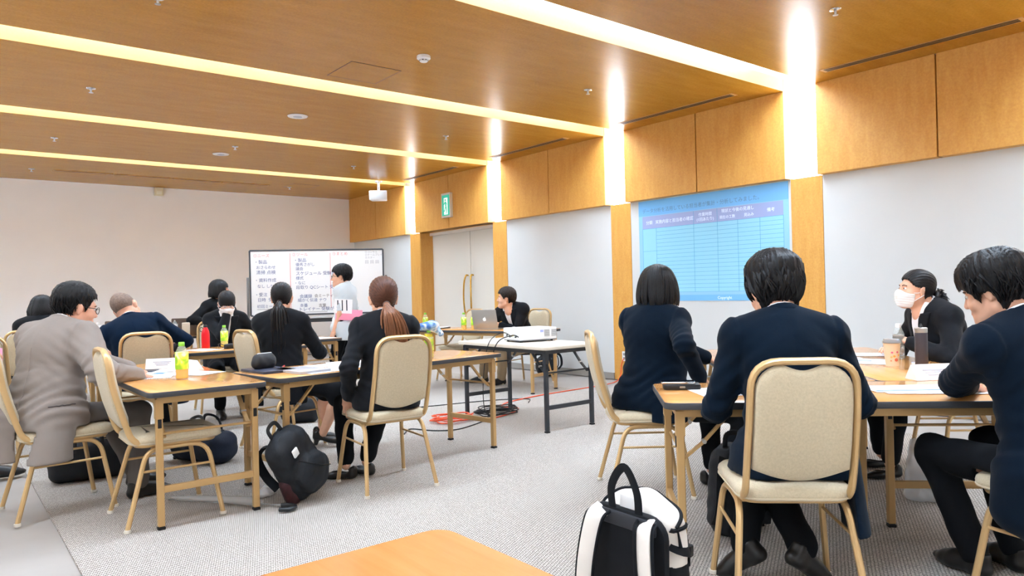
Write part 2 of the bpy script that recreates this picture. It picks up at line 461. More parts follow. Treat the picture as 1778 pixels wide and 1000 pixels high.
# access hatches
def hatch(x, y, label):
    h = thing('access_hatch', label, 'hatch', (x, y, ZC))
    MB().box((0, 0, -0.0005), (0.46, 0.46, 0.002)).build('panel', M_ceil, h, False)
    for (cx, cy, sx, sy) in ((0, .231, .47, .004), (0, -.231, .47, .004), (.231, 0, .004, .47), (-.231, 0, .004, .47)):
        MB().box((cx, cy, -0.001), (sx, sy, 0.002)).build('gap', M_grille, h, False)
hatch(2.95, 5.65, 'square access hatch flush in the wooden ceiling near the smoke detector')
hatch(5.1, 12.2, 'square access hatch flush in the ceiling near the back wall')
# sprinklers
def sprinkler(x, y, label):
    s = thing('sprinkler_head', label, 'sprinkler', (x, y, ZC), 0, 'ceiling sprinkler heads')
    MB().lathe([(0.02, 0.0), (0.04, -0.002), (0.038, -0.007), (0.012, -0.012)], 16).build('escutcheon', M_chrome, s)
    MB().lathe([(0.009, -0.005), (0.009, -0.03), (0.006, -0.04)], 10).build('body', M_steel, s)
    MB().lathe([(0.006, -0.038), (0.019, -0.040), (0.019, -0.043), (0.004, -0.044)], 14).build('deflector', M_steel, s)
desc = {2.5: 'ceiling bay nearest the camera', 4.945: 'second ceiling bay from the camera', 7.41: 'third ceiling bay from the camera', 9.9: 'fourth ceiling bay from the camera', 12.39: 'last ceiling bay before the back wall'}
for y in (2.5, 4.945, 7.41, 9.9, 12.39):
    for x, sd in ((1.15, 'left'), (4.96, 'right')):
        if y == 2.5 and x < 2: continue
        sprinkler(x, y, 'small chrome sprinkler head, %s one in the %s' % (sd, desc[y]))
sprinkler(3.04, 9.34, 'small chrome sprinkler head beside the farther round ceiling speaker')
# round ceiling speakers and smoke detector
for (x, y, lb) in ((3.07, 7.4, 'nearer round white speaker grille in the wooden ceiling'), (3.04, 9.92, 'farther round white speaker grille in the wooden ceiling')):
    s = thing('ceiling_speaker', lb, 'speaker', (x, y, ZC), 0, 'round ceiling speakers')
    MB().lathe([(0.09, 0.0), (0.105, -0.004), (0.10, -0.012), (0.085, -0.013)], 28).build('ring', M_plw, s)
    MB().lathe([(0.084, -0.004), (0.084, -0.0125), (0.01, -0.0135)], 28).build('grille', mat('speaker_grey', (176, 182, 192), rough=0.6), s)
s = thing('smoke_detector', 'round white smoke detector on the wooden ceiling', 'smoke detector', (3.13, 4.97, ZC))
MB().lathe([(0.05, 0.0), (0.055, -0.004), (0.055, -0.025), (0.048, -0.03)], 24).build('base', M_plw, s)
MB().lathe([(0.04, -0.028), (0.034, -0.036), (0.034, -0.043), (0.028, -0.05), (0.01, -0.052)], 24).build('sensor', M_plw, s)
for k in range(8):
    a = 2*PI*k/8
    MB().box((0.0345*math.cos(a), 0.0345*math.sin(a), -0.0395), (0.004, 0.016, 0.006), Matrix.Rotation(a, 3, 'Z')).build('vent_slit', M_black, s, False)
# ceiling mounted white speaker box on a stem
s = thing('hanging_speaker', 'white box speaker hanging from a ceiling bracket near the far corner', 'speaker', (5.99, 11.05, ZC), R(-35))
MB().lathe([(0.06, 0.0), (0.06, -0.015), (0.03, -0.03)], 16).build('mount_plate', M_steel, s)
MB().tube([(0, 0, -0.02), (0, 0, -0.17)], 0.02, 10).build('stem', M_steel, s)
MB().tube([(0, -0.06, -0.05), (0, 0.0, -0.10), (0, .04, -.12)], 0.012, 8).build('bracket', M_steel, s)
MB().prism([(-0.15, -0.10), (0.15, -0.10), (0.13, 0.1), (-0.13, 0.1)], -0.33, -0.17, 0.012).build('cabinet', M_plw, s)
MB().box((0, -0.101, -0.25), (0.27, 0.006, 0.13), bev=0.002).build('grille', mat('speaker_front', (222, 226, 228), rough=0.6), s)
s = thing('wall_sensor', 'small cream box fixed high on the back wall under the ceiling', 'sensor', (3.07, YB, 2.99))
MB().box((0, -0.05, 0), (0.13, 0.1, 0.14), bev=0.012).build('housing', mat('cream_plastic', (232, 222, 190), rough=0.5), s)
MB().box((0, -0.102, -0.02), (0.08, 0.008, 0.06), bev=0.003).build('lens', mat('cream_lens', (240, 236, 214), rough=0.3), s)
# exit sign
ex = thing('exit_sign', 'green and white emergency exit sign hanging over the double door', 'sign', (XP-0.001, 9.9, 2.57))
M_exg = mat('exit_green', (40, 180, 150), rough=0.4, emit=s2l((60, 190, 165)), estr=0.35)
M_exw = mat('exit_white', (238, 246, 244), rough=0.4, emit=s2l((235, 246, 244)), estr=0.5)
FX = frame_mat((0, 0, 0), (0, -1, 0), (0, 0, 1), (-1, 0, 0))
def flat(mb, o, z0, z1): mb.prism(o, z0, z1, 0, FX); return mb
flat(MB(), rrect(0.26, 0.40, 0.01, 3), 0, 0.05).build('housing', mat('exit_housing', (222, 224, 220), rough=0.4), ex)
flat(MB(), rrect(0.215, 0.335, 0.004, 2), 0.05, 0.053).build('panel', M_exg, ex)
flat(MB(), [(-0.045, -0.15), (0.06, -0.15), (0.06, 0.12), (-0.045, 0.12)], 0.053, 0.055).build('door_symbol', M_exw, ex)
fig = MB()
flat(fig, [(0.0+0.018*math.cos(2*PI*k/12), 0.085+0.018*math.sin(2*PI*k/12)) for k in range(12)], 0.055, 0.057)
for q in ([(-0.02, 0.06), (-0.005, -0.02), (0.03, -0.015), (0.02, 0.06)], [(0.01, 0.055), (0.022, 0.05), (0.055, 0.01), (0.045, 0.0)][::-1], [(-0.02, 0.055), (-0.05, 0.02), (-0.04, 0.008), (-0.008, 0.035)],
          [(-0.005, -0.02), (-0.03, -0.08), (-0.075, -0.1), (-0.07, -0.115), (-0.015, -0.095), (0.018, -0.025)], [(0.008, -0.02), (0.02, -0.08), (0.01, -0.14), (0.03, -0.14), (0.042, -0.075), (0.03, -0.015)]):
    a = sum(q[i][0]*q[(i+1) % len(q)][1]-q[(i+1) % len(q)][0]*q[i][1] for i in range(len(q)))
    flat(fig, q if a > 0 else q[::-1], 0.055, 0.057)
fig.build('running_figure', M_exg, ex)
# wall outlet on the pillar
ot = thing('wall_outlet', 'white wall outlet on the wooden pillar right of the plain wall', 'outlet', (XW-0.004, 6.18, 0.30))
flat(MB(), rrect(0.075, 0.12, 0.006, 3), 0, 0.012).build('plate', M_plw, ot)
for dz in (-0.025, 0.025):
    flat(MB(), rrect(0.04, 0.03, 0.003, 2, 0, dz), 0.012, 0.015).build('socket', mat('socket_grey', (150, 150, 150), rough=0.5), ot)

# projected slide on the right wall (projector light put into sheet colours with a faint glow)
def slide():
    s = thing('projected_slide', 'light blue projected slide with an empty table on the right wall', 'slide', (XW, 0, 0))
    y0, y1, z0, z1 = 5.90, 3.925, 0.99, 2.19            # left, right, bottom, top
    Wd, Hd = y0-y1, z1-z0
    FM = frame_mat((0, y0, z0), (0, -1, 0), (0, 0, 1), (-1, 0, 0))
    def em(name, c, k=0.10):
        return mat(name, c, rough=0.9, spec=0.1, emit=s2l(c), estr=k)
    body = em('slide_blue', (142, 192, 226)); bar = em('slide_blue_bar', (118, 178, 228)); row = em('slide_header', (152, 164, 206))
    line = em('slide_line', (92, 158, 202), 0.08); cell = em('slide_cell', (146, 202, 226)); tx = em('slide_text', (104, 134, 180), .08); txw = em('slide_text_white', (220, 234, 248), .15)
    def rect(nm, x0, yy0, x1, yy1, m, h, t=0.0008):
        MB().prism([(x0*Wd, yy0*Hd), (x1*Wd, yy0*Hd), (x1*Wd, yy1*Hd), (x0*Wd, yy1*Hd)], h, h+t, 0, FM).build(nm, m, s, False)
    rect('sheet', 0, 0, 1, 1, body, 0.001, 0.003)
    rect('title_bar', 0, 0.85, 1, 1, bar, 0.004)
    rect('footer_bar', 0, 0, 1, 0.055, bar, 0.004)
    rect('table_area', 0.03, 0.085, 0.97, 0.72, cell, 0.004)
    rect('table_header', 0.03, 0.72, 0.97, 0.845, row, 0.004)
    cols = [0.03, 0.135, 0.41, 0.57, 0.70, 0.835, 0.97]
    for c in cols[0:]: rect('column_line', c-0.001, 0.085, c+0.001, 0.845 if c in (cols[2], cols[3]) else 0.72, line, 0.005)
    nr = 17
    for k in range(nr+1):
        z = 0.085+(0.72-0.085)*k/nr
        rect('row_line', 0.03 if k in (0, 5, 11, nr) else cols[1], z-0.0014, 0.97, z+0.0014, line, 0.005)
    def T(txt, x, y, sz, m, al='LEFT'):
        text_mesh('lettering', txt, sz, m, s, FM @ Matrix.Translation((x*Wd, y*Hd, 0.0055)), 0.0004, al)
    T('データ分析を活用している担当者が集計・分析してみました。', 0.03, 0.88, 0.058, tx)
    T('分類', 0.083, 0.765, 0.05, txw, 'CENTER'); T('実施内容と担当者の確認', 0.27, 0.765, 0.05, txw, 'CENTER')
    T('作業時間', 0.49, 0.79, 0.045, txw, 'CENTER'); T('(1回あたり)', 0.49, 0.745, 0.045, txw, 'CENTER')
    T('現状と今後の見通し', 0.70, 0.80, 0.045, txw, 'CENTER'); T('現在の工数', 0.635, 0.745, 0.04, txw, 'CENTER'); T('見込み', 0.77, 0.745, 0.04, txw, 'CENTER'); T('備考', 0.90, 0.765, 0.045, txw, 'CENTER')
    T('Copyright', 0.56, 0.015, 0.045, txw)
slide()
# ------------------------------------------------------------------ furniture
U = Vector((0.7085, -0.7057, 0)); V = Vector((0.7057, 0.7085, 0)); A0 = Vector((2.276, 1.883, 0))
def RT(s, t, z=0.0): return A0+U*s+V*t+Vector((0, 0, z))
TH = 0.70
M_band = mat('table_edge_band', (62, 64, 68), rough=0.5)
def table_mesh(name, L, Wd, m_top, m_leg, m_band, white=False):
    # long side along local x, origin at floor centre
    t = empty(name)
    th = 0.028
    o = rrect(L, Wd, 0.045, 5)
    MB().prism(o, TH-th, TH-0.001, 0.003).build('edge_band', m_band, t)
    MB().prism(inset(o, 0.0035), TH-0.004, TH, 0.0008).build('tabletop', m_top, t)
    for s in (-1, 1):
        MB().box((0, s*(Wd/2-0.055), TH-th-0.018), (L-0.16, 0.022, 0.036)).build('apron_rail', m_leg, t, False)
    lx = L/2-0.065; ly = Wd/2-0.06
    for sx in (-1, 1):
        MB().box((sx*lx, 0, TH-th-0.018), (0.03, Wd-0.1, 0.036)).build('end_rail', m_leg, t, False)
        for sy in (-1, 1):
            leg = MB().box((sx*lx, sy*ly, (TH-th-0.03)/2+0.008), (0.032, 0.032, TH-th-0.03-0.016), bev=0.003).build('leg', m_leg, t, False)
            MB().box((sx*lx, sy*ly, 0.006), (0.034, 0.034, 0.012)).build('foot_cap', M_blackr, leg, False)
            MB().box((sx*(lx-0.0), sy*ly, TH-0.09), (0.037, 0.037, 0.10)).build('socket_sleeve', m_leg, leg, False)
            MB().box((sx*(lx+0.017), sy*ly, TH-0.165), (0.006, 0.018, 0.045), bev=0.002).build('lock_button', M_black, leg, False)
            # folding brace: two bars with a hinge pin
            a = Vector((sx*(lx-0.015), sy*(ly-0.025), TH-0.24)); b = Vector((sx*(lx-0.20), sy*(ly-0.025), TH-th-0.03))
            m = a.lerp(b, 0.45)+Vector((0, 0, -0.012))
            br = MB().tube([a, m], 0.011, 4, flat=0.5, square=True).tube([m, b], 0.011, 4, flat=0.5, square=True).build('folding_brace', m_leg, t, False)
            MB().tube([m+Vector((0, -0.014, 0)), m+Vector((0, 0.014, 0))], 0.009, 8).build('hinge_pin', M_steel, br)
        MB().tube([(sx*(lx-0.01), -ly, TH-0.22), (sx*(lx-0.01), ly, TH-0.22)], 0.007, 8).build('crossrod', m_leg, t)
        MB().box((sx*lx, 0, 0.20), (0.022, 2*ly, 0.034), bev=0.002).build('stretcher', m_leg, t, False)
    return t
proto18 = table_mesh('folding_table', 1.80, 0.60, M_top, M_goldt, M_band)
proto18['category'] = 'table'; proto18['group'] = 'folding tables with wooden tops'
_used = [False]
def put_table(c, ang, label):
    o = place(proto18, _used[0], (c[0], c[1], 0), ang, label); _used[0] = True
    return o
L1 = put_table((1.125, 4.82), PI/2, 'wooden folding table with a green tea bottle, nearest on the left side')
a2 = math.atan2(0.135, 0.991)
d2 = Vector((math.cos(a2), math.sin(a2), 0)); n2 = Vector((-d2.y, d2.x, 0)); A2 = Vector((1.515, 3.99, 0))
def LT(s, t, z=0.0): return A2+d2*s+n2*t+Vector((0, 0, z))
put_table(LT(0.9, 0.3), a2, 'wooden folding table covered with paper sheets beside the brown ponytail woman')
put_table((1.88, 6.75), 0, 'wooden folding table with a red bottle in front of the masked woman with fringe')
put_table((1.60, 9.52), 0, 'wooden folding table farthest left, behind the man in the navy suit')
put_table((3.10, 8.02), PI/2, 'wooden folding table with a white sheet, before the whiteboard')
LC = Vector((4.66, 7.80, 0)); ld = Vector((0.27, -0.963, 0)).normalized(); ln = Vector((-ld.y, ld.x, 0))
def PT(s, t, z=0.0): return LC+ld*s+ln*t+Vector((0, 0, z))
put_table(PT(0.9, 0.3), math.atan2(ld.y, ld.x), 'wooden folding table with a silver laptop before the double door')
ar = math.atan2(U.y, U.x)
put_table(RT(0.9, 0.3), ar, 'wooden folding table with a phone on its corner, nearest on the right')
put_table(RT(0.745, 0.605+0.9), ar+PI/2, 'wooden folding table in the right group, before the bobbed woman')
put_table(RT(1.35, 0.605+0.9), ar+PI/2, 'wooden folding table under the beige paper cup and dark tumbler')
# near foreground table, orange top, seen from above
tf = table_mesh('folding_table', 1.80, 0.60, M_top2, M_goldt, mat('orange_edge', (214, 140, 60), rough=0.5))
tag(tf, 'orange wooden tabletop corner at the bottom edge of the picture', 'table'); tf.location = (0.49, 0.325, 0); tf.rotation_euler = (0, 0, PI/2)
# projector table: white top, black legs
tp = table_mesh('folding_table', 1.25, 0.63, mat('white_tabletop', (232, 226, 214), rough=0.35), mat('black_leg_paint', (44, 48, 54), rough=0.4), mat('cream_edge', (226, 218, 202), rough=0.5))
tag(tp, 'white-topped folding table with black legs carrying the projector', 'table'); tp.location = (4.125, 4.975, 0); tp.rotation_euler = (0, 0, PI/2)

# banquet chair, faces +y, origin at floor centre
def chair_mesh():
    c = empty('banquet_chair'); c['category'] = 'chair'; c['group'] = 'gold framed banquet chairs'
    # back frame: inverted U leaning back, bends forward under the seat
    def bp(x, h):      # point on the back plane at height h
        y = -0.195 - (h-0.45)*0.235 - 0.02*math.sin((h-0.45)/0.46*PI)
        return Vector((x, y, h))
    hw = 0.176
    pts = [Vector((hw, 0.10, 0.415)), Vector((hw, -0.19, 0.425)), bp(hw, 0.55), bp(hw-0.003, 0.72), bp(hw-0.008, 0.91), bp(-hw+0.008, 0.91), bp(-hw+0.003, 0.72), bp(-hw, 0.55), Vector((-hw, -0.19, 0.425)), Vector((-hw, 0.10, 0.415))]
    path = fillet(pts, [0, 0.07, 0.05, 0.05, 0.095, 0.095, 0.05, 0.05, 0.07, 0], 6)
    MB().tube(path, 0.0125, 8, flat=1.25, square=False, up=(0, 0, -1)).build('back_frame', M_gold, c)
    # seat rail loop
    lp = fillet([(hw, 0.21, 0.408), (-hw, 0.21, 0.408), (-hw, -0.17, 0.415), (hw, -0.17, 0.415)], 0.06, 5, True)
    MB().tube(lp, 0.012, 8, closed=True).build('seat_frame', M_gold, c)
    # cushion
    o = []
    for (x, y) in rrect(0.40, 0.45, 0.08, 6, 0, 0.025): o.append((x*(1-0.06*(0.2-y)), y))
    mb = MB(); n = len(o)
    rings = [(-0.010, 0.415), (0.0, 0.423), (0.004, 0.437), (0.0, 0.452), (-0.014, 0.463), (-0.04, 0.469), (-0.10, 0.473)]
    vs = []; fs = []
    for d, z in rings: vs += [(p[0], p[1], z) for p in inset(o, -d)]
    for k in range(len(rings)-1):
        for i in range(n):
            j = (i+1) % n; fs.append((k*n+i, k*n+j, (k+1)*n+j, (k+1)*n+i))
    fs.append(tuple(range(n-1, -1, -1))); fs.append(tuple((len(rings)-1)*n+i for i in range(n)))
    seat = mb.add(vs, fs).build('seat', M_fabric, c, angle=60)
    pl = fillet([(p[0], p[1], 0.425) for p in inset(o, -0.003)[::2]], 0.01, 2, True)
    MB().tube(pl, 0.004, 5, closed=True).build('piping', mat('chair_piping', (206, 192, 166), rough=0.9), seat)
    # backrest pad with scalloped hand hold at the top and curved foot
    out = []
    w0, w1 = 0.156, 0.160
    N = 14
    for k in range(N+1):                                # bottom arc left -> right
        x = -w1 + 2*w1*k/N; out.append((x, 0.535-0.045*math.cos(x/w1*PI/2)))
    out += [(w1, 0.62), (w0+0.002, 0.76)]
    for k in range(7):
        a = R(90*k/6); out.append((w0-0.085+0.085*math.cos(a), 0.812+0.085*math.sin(a)))
    for k in range(13):                                 # scallop
        x = 0.066-0.132*k/12; out.append((x, 0.897-0.019*(0.5+0.5*math.cos(PI*x/0.066))**0.6))
    for k in range(7):
        a = R(90+90*k/6); out.append((-w0+0.085+0.085*math.cos(a), 0.812+0.085*math.sin(a)))
    out += [(-w0-0.002, 0.76), (-w1, 0.62)]
    n = len(out); vs = []; fs = []
    cxz = (0.0, 0.70)
    rr = [(0.10, -0.0225), (0.022, -0.021), (0.009, -0.018), (0.002, -0.011), (0.0, 0.0), (0.002, 0.014), (0.010, 0.024), (0.03, 0.031), (0.10, 0.034)]
    def pad(p, t):
        q = bp(p[0], p[1]); return (q.x, q.y+t+0.012*math.cos(p[0]/0.15*1.2)-0.004, q.z)
    for d, t in rr:
        k_ = 1-d/0.165
        for p in out: vs.append(pad((p[0]*k_, cxz[1]+(p[1]-cxz[1])*k_), t))
    for k in range(len(rr)-1):
        for i in range(n):
            j = (i+1) % n; fs.append((k*n+j, k*n+i, (k+1)*n+i, (k+1)*n+j))
    vs.append(pad(cxz, rr[0][1])); vs.append(pad(cxz, rr[-1][1])); c0 = len(vs)-2
    for i in range(n):
        j = (i+1) % n; fs.append((i, j, c0)); fs.append(((len(rr)-1)*n+j, (len(rr)-1)*n+i, c0+1))
    MB().add(vs, fs).build('backrest', M_fabric, c, angle=50)
    # legs: half of an inverted U on each side
    for s in (-1, 1):
        for f in (-1, 1):
            top = 0.395
            if f > 0: pts = [(s*0.178, -0.01, top), (s*0.182, 0.165, top), (s*0.222, 0.228, 0.012)]
            else: pts = [(s*0.178, 0.01, top), (s*0.182, -0.13, top), (s*0.222, -0.235, 0.012)]
            leg = MB().tube(fillet(pts, 0.085, 6), 0.0125, 8, up=(1, 0, 0)).build('leg', M_gold, c)
            e = Vector(pts[-1])
            MB().lathe([(0.011, 0.0), (0.0165, 0.002), (0.0165, 0.016), (0.012, 0.018)], 10, Matrix.Translation((e.x, e.y, 0))).build('foot_glide', mat('glide_white', (226, 220, 206), rough=0.5), leg)
        z = 0.285
        MB().tube([(s*0.196, -0.165, z), (s*0.196, 0.19, z)], 0.0065, 8).build('stretcher', M_gold, c)
    MB().tube([(-0.178, -0.09, 0.392), (0.178, -0.09, 0.392)], 0.007, 8).build('cross_bar', M_gold, c)
    return c
protoC = chair_mesh(); _cu = [False]
def put_chair(x, y, deg, label):       # deg: the way the chair faces
    o = place(protoC, _cu[0], (x, y, 0), R(deg-90), label); _cu[0] = True
    return o
put_chair(0.54, 4.80, 5, 'gold framed chair under the man in the grey suit')
put_chair(0.975, 4.255, 0, 'empty gold framed chair pushed under the nearest left table')
put_chair(2.15, 3.955, 85, 'gold framed chair under the woman with a brown ponytail')
put_chair(2.10, 5.48, 8, 'gold framed chair under the woman with a black ponytail')
put_chair(1.28, 6.20, 82, 'gold framed chair under the man in the navy suit with tilted head')
q = RT(-0.04, 1.29); put_chair(q.x+0.03, q.y-0.03, math.degrees(ar)+6, 'gold framed chair under the bobbed woman facing the slide')
put_chair(2.447, 1.478, 45.5, 'gold framed chair under the man in the middle of the right group')
put_chair(3.05, 0.74, 74, 'gold framed chair under the man at the right edge')
q = RT(1.95, 1.72); put_chair(q.x, q.y, math.degrees(ar)+180, 'gold framed chair under the masked woman with a bun')
q = PT(1.18, 0.78); put_chair(q.x, q.y, math.degrees(math.atan2(ln.y, ln.x))+180, 'gold framed chair under the man with the silver laptop')
q = PT(0.16, 0.72); put_chair(q.x, q.y, math.degrees(math.atan2(ln.y, ln.x))+175, 'empty gold framed chair behind the laptop table, before the doors')
put_chair(2.30, 7.68, 262, 'gold framed chair under the masked woman with a fringe')
put_chair(1.25, 10.12, 268, 'empty gold framed chair behind the farthest left table')
put_chair(2.78, 9.20, 285, 'gold framed chair under the bobbed woman with crossed arms')
put_chair(0.70, 7.85, 80, 'gold framed chair under the long-haired woman behind the grey-suited man')
put_chair(0.34, 6.95, 75, 'gold framed chair at the left edge behind the grey-suited man')
# ------------------------------------------------------------------ people: smooth solids meshed by surface nets
class Field:
    def __init__(s, lo, hi, h):
        s.lo = np.array(lo, float); s.h = h
        s.n = np.ceil((np.array(hi, float)-s.lo)/h).astype(int)+1
        s.v = np.full(tuple(s.n), 0.5, np.float32)
        s.ax = [(s.lo[i]+h*np.arange(s.n[i])).astype(np.float32) for i in range(3)]
    def grid(s, sl=(slice(None),)*3):
        return s.ax[0][sl[0]][:, None, None], s.ax[1][sl[1]][None, :, None], s.ax[2][sl[2]][None, None, :]
    def sub(s, lo, hi):
        out = []
        for i in range(3):
            a = int(np.floor((lo[i]-s.lo[i])/s.h)); b = int(np.ceil((hi[i]-s.lo[i])/s.h))+1
            out.append(slice(max(a, 0), max(min(b, s.n[i]), 0)))
        return tuple(out)
    def add(s, prim, k=0.02, off=0.0, op='u'):
        lo, hi, fn = prim
        m = k+3*s.h+max(off, 0)
        sl = s.sub([x-m for x in lo], [x+m for x in hi])
        if any(q.start >= q.stop for q in sl): return s
        d = fn(*s.grid(sl))-off
        a = s.v[sl]
        if op == 'u':
            hh = np.maximum(k-np.abs(a-d), 0)/k
            s.v[sl] = np.minimum(a, d)-hh*hh*k*0.25
        else:
            d = -d; hh = np.maximum(k-np.abs(a-d), 0)/k
            s.v[sl] = np.maximum(a, d)+hh*hh*k*0.25
        return s
    def cut(s, fn):
        s.v = np.maximum(s.v, fn(*s.grid()).astype(np.float32)); return s
    def disp(s, fn):
        s.v = (s.v+fn(*s.grid())).astype(np.float32); return s
    def mesh(s):
        v = s.v; n = v.shape
        neg = v < 0
        acc = np.zeros((n[0]-1, n[1]-1, n[2]-1, 3), np.float32); cnt = np.zeros((n[0]-1, n[1]-1, n[2]-1), np.float32)
        def corner(a, dx, dy, dz): return a[dx:n[0]-1+dx, dy:n[1]-1+dy, dz:n[2]-1+dz]
        for ax in range(3):
            for p in (0, 1):
                for q in (0, 1):
                    d0 = [0, 0, 0]; o = [i for i in range(3) if i != ax]
                    d0[o[0]] = p; d0[o[1]] = q
                    d1 = list(d0); d1[ax] = 1
                    a = corner(v, *d0); b = corner(v, *d1)
                    x = (corner(neg, *d0) != corner(neg, *d1))
                    den = a-b; den = np.where(np.abs(den) < 1e-9, 1e-9, den)
                    t = np.clip(a/den, 0, 1)
                    cnt += x
                    for i in range(3):
                        acc[..., i] += np.where(x, t if i == ax else d0[i], 0)
        act = cnt > 0
        idx = np.full(act.shape, -1, np.int64); w = np.argwhere(act)
        idx[act] = np.arange(len(w))
        P = (w+acc[act]/cnt[act][:, None])*s.h+s.lo
        faces = []
        for ax in range(3):
            o = [i for i in range(3) if i != ax]
            a = neg.take(range(0, n[ax]-1), ax); b = neg.take(range(1, n[ax]), ax)
            e = np.argwhere(a != b)
            if not len(e): continue
            e = e[(e[:, o[0]] > 0) & (e[:, o[1]] > 0) & (e[:, o[0]] < n[o[0]]-1) & (e[:, o[1]] < n[o[1]]-1)]
            sg = a[tuple(e.T)]
            def id_(d0, d1):
                q = e.copy(); q[:, o[0]] += d0; q[:, o[1]] += d1
                return idx[tuple(q.T)]
            i00, i10, i11, i01 = id_(-1, -1), id_(0, -1), id_(0, 0), id_(-1, 0)
            f = np.stack([i00, i10, i11, i01], 1)
            flip = sg if ax != 1 else ~sg
            f = np.where(flip[:, None], f, f[:, ::-1])
            faces.append(f)
        F = np.concatenate(faces) if faces else np.zeros((0, 4), int)
        return P, F

def arr(v): return np.array(v, np.float32)
def rcone(a, b, ra, rb, flat=None, sc=1.0):
    a = arr(a); b = arr(b); ba = b-a; L2 = float(ba @ ba)+1e-9; m = max(ra, rb)*max(1.0, sc)
    lo = np.minimum(a, b)-m; hi = np.maximum(a, b)+m
    fl = None if flat is None else arr(flat)/np.linalg.norm(flat)
    def fn(X, Y, Z):
        px, py, pz = X-a[0], Y-a[1], Z-a[2]
        t = np.clip((px*ba[0]+py*ba[1]+pz*ba[2])/L2, 0, 1)
        qx, qy, qz = px-t*ba[0], py-t*ba[1], pz-t*ba[2]
        if fl is not None:
            w = (qx*fl[0]+qy*fl[1]+qz*fl[2])*(1.0/sc-1.0)
            qx, qy, qz = qx+w*fl[0], qy+w*fl[1], qz+w*fl[2]
        d = np.sqrt(qx*qx+qy*qy+qz*qz)-(ra+(rb-ra)*t)
        return d*min(1.0, sc) if fl is not None else d
    return lo, hi, fn
def ell(c, r, M=None):
    c = arr(c); r = arr(r); Rm = np.eye(3, dtype=np.float32) if M is None else np.array(M, np.float32)
    ext = np.sqrt((Rm**2) @ (r**2))
    def fn(X, Y, Z):
        px, py, pz = X-c[0], Y-c[1], Z-c[2]
        q = [Rm[0, i]*px+Rm[1, i]*py+Rm[2, i]*pz for i in range(3)]
        k0 = np.sqrt((q[0]/r[0])**2+(q[1]/r[1])**2+(q[2]/r[2])**2)
        k1 = np.sqrt((q[0]/r[0]**2)**2+(q[1]/r[1]**2)**2+(q[2]/r[2]**2)**2)+1e-6
        return k0*(k0-1)/k1
    return c-ext, c+ext, fn
def np_obj(name, P, F, material, parent=None, M=None, smooth=True):
    if M is not None:
        A = np.array(M); P = P @ A[:3, :3].T+A[:3, 3]
    me = bpy.data.meshes.new(name); me.from_pydata(P.tolist(), [], F.tolist()); me.update()
    me.materials.append(material)
    me.polygons.foreach_set('use_smooth', [True]*len(me.polygons))
    o = bpy.data.objects.new(name, me); COL.objects.link(o)
    if parent is not None: o.parent = parent
    return o

# ---- head (face +y, up +z, origin between the ears)
def head_prims(fem=False):
    j = 0.92 if fem else 1.0
    P = [(ell((0, -0.014, 0.036), (0.075, 0.094, 0.086)), 0.02),
         (ell((0, 0.026, -0.02), (0.064*j, 0.068, 0.088)), 0.03),
         (ell((0, 0.046, -0.082), (0.046*j, 0.040, 0.032)), 0.03),
         (rcone((-0.05*j, 0.0, -0.06), (-0.014, 0.064, -0.098), 0.020, 0.018), 0.03),
         (rcone((0.05*j, 0.0, -0.06), (0.014, 0.064, -0.098), 0.020, 0.018), 0.03),
         (rcone((-0.034, 0.078, 0.022), (0.034, 0.078, 0.022), 0.012, 0.012), 0.02),
         (ell((-0.042, 0.062, -0.032), (0.022, 0.022, 0.02)), 0.03), (ell((0.042, 0.062, -0.032), (0.022, 0.022, 0.02)), 0.03),
         (rcone((0, 0.090, 0.010), (0, 0.106, -0.030), 0.007, 0.0115), 0.012),
         (ell((-0.010, 0.098, -0.034), (0.009, 0.010, 0.007)), 0.008), (ell((0.010, 0.098, -0.034), (0.009, 0.010, 0.007)), 0.008),
         (rcone((-0.018, 0.086, -0.062), (0.018, 0.086, -0.062), 0.0075, 0.0075), 0.010),
         (rcone((-0.014, 0.083, -0.074), (0.014, 0.083, -0.074), 0.008, 0.008), 0.010),
         (ell((0, 0.078, -0.098), (0.016, 0.014, 0.013)), 0.02)]
    S = [(ell((-0.033, 0.099, 0.002), (0.017, 0.014, 0.011)), 0.014), (ell((0.033, 0.099, 0.002), (0.017, 0.014, 0.011)), 0.014),
         (ell((0, 0.103, -0.068), (0.03, 0.008, 0.0028)), 0.006)]
    E = []
    for s in (-1, 1):
        M = Euler((R(-12), R(s*14), R(s*-22))).to_matrix()
        E.append((ell((s*0.079, -0.006, -0.006), (0.0075, 0.019, 0.030), M), 0.006))
        E.append((rcone((s*0.080, -0.012, 0.020), (s*0.078, -0.004, -0.032), 0.006, 0.006), 0.006))
    Nk = [(rcone((0, -0.022, -0.05), (0, -0.046, -0.155), 0.053 if not fem else 0.045, 0.058 if not fem else 0.048), 0.03)]
    return P, S, E, Nk
HEAD = {}
def head_mesh(fem):
    if fem in HEAD: return HEAD[fem]
    f = Field((-0.11, -0.14, -0.22), (0.11, 0.14, 0.15), 0.0048)
    P, S, E, Nk = head_prims(fem)
    for p, k in P: f.add(p, k)
    for p, k in S: f.add(p, k, op='s')
    for p, k in Nk: f.add(p, k)
    for p, k in E: f.add(p, k)
    HEAD[fem] = f.mesh()
    return HEAD[fem]
HAIRC = {}
def sstep(a, b, x): t = np.clip((x-a)/(b-a), 0, 1); return t*t*(3-2*t)
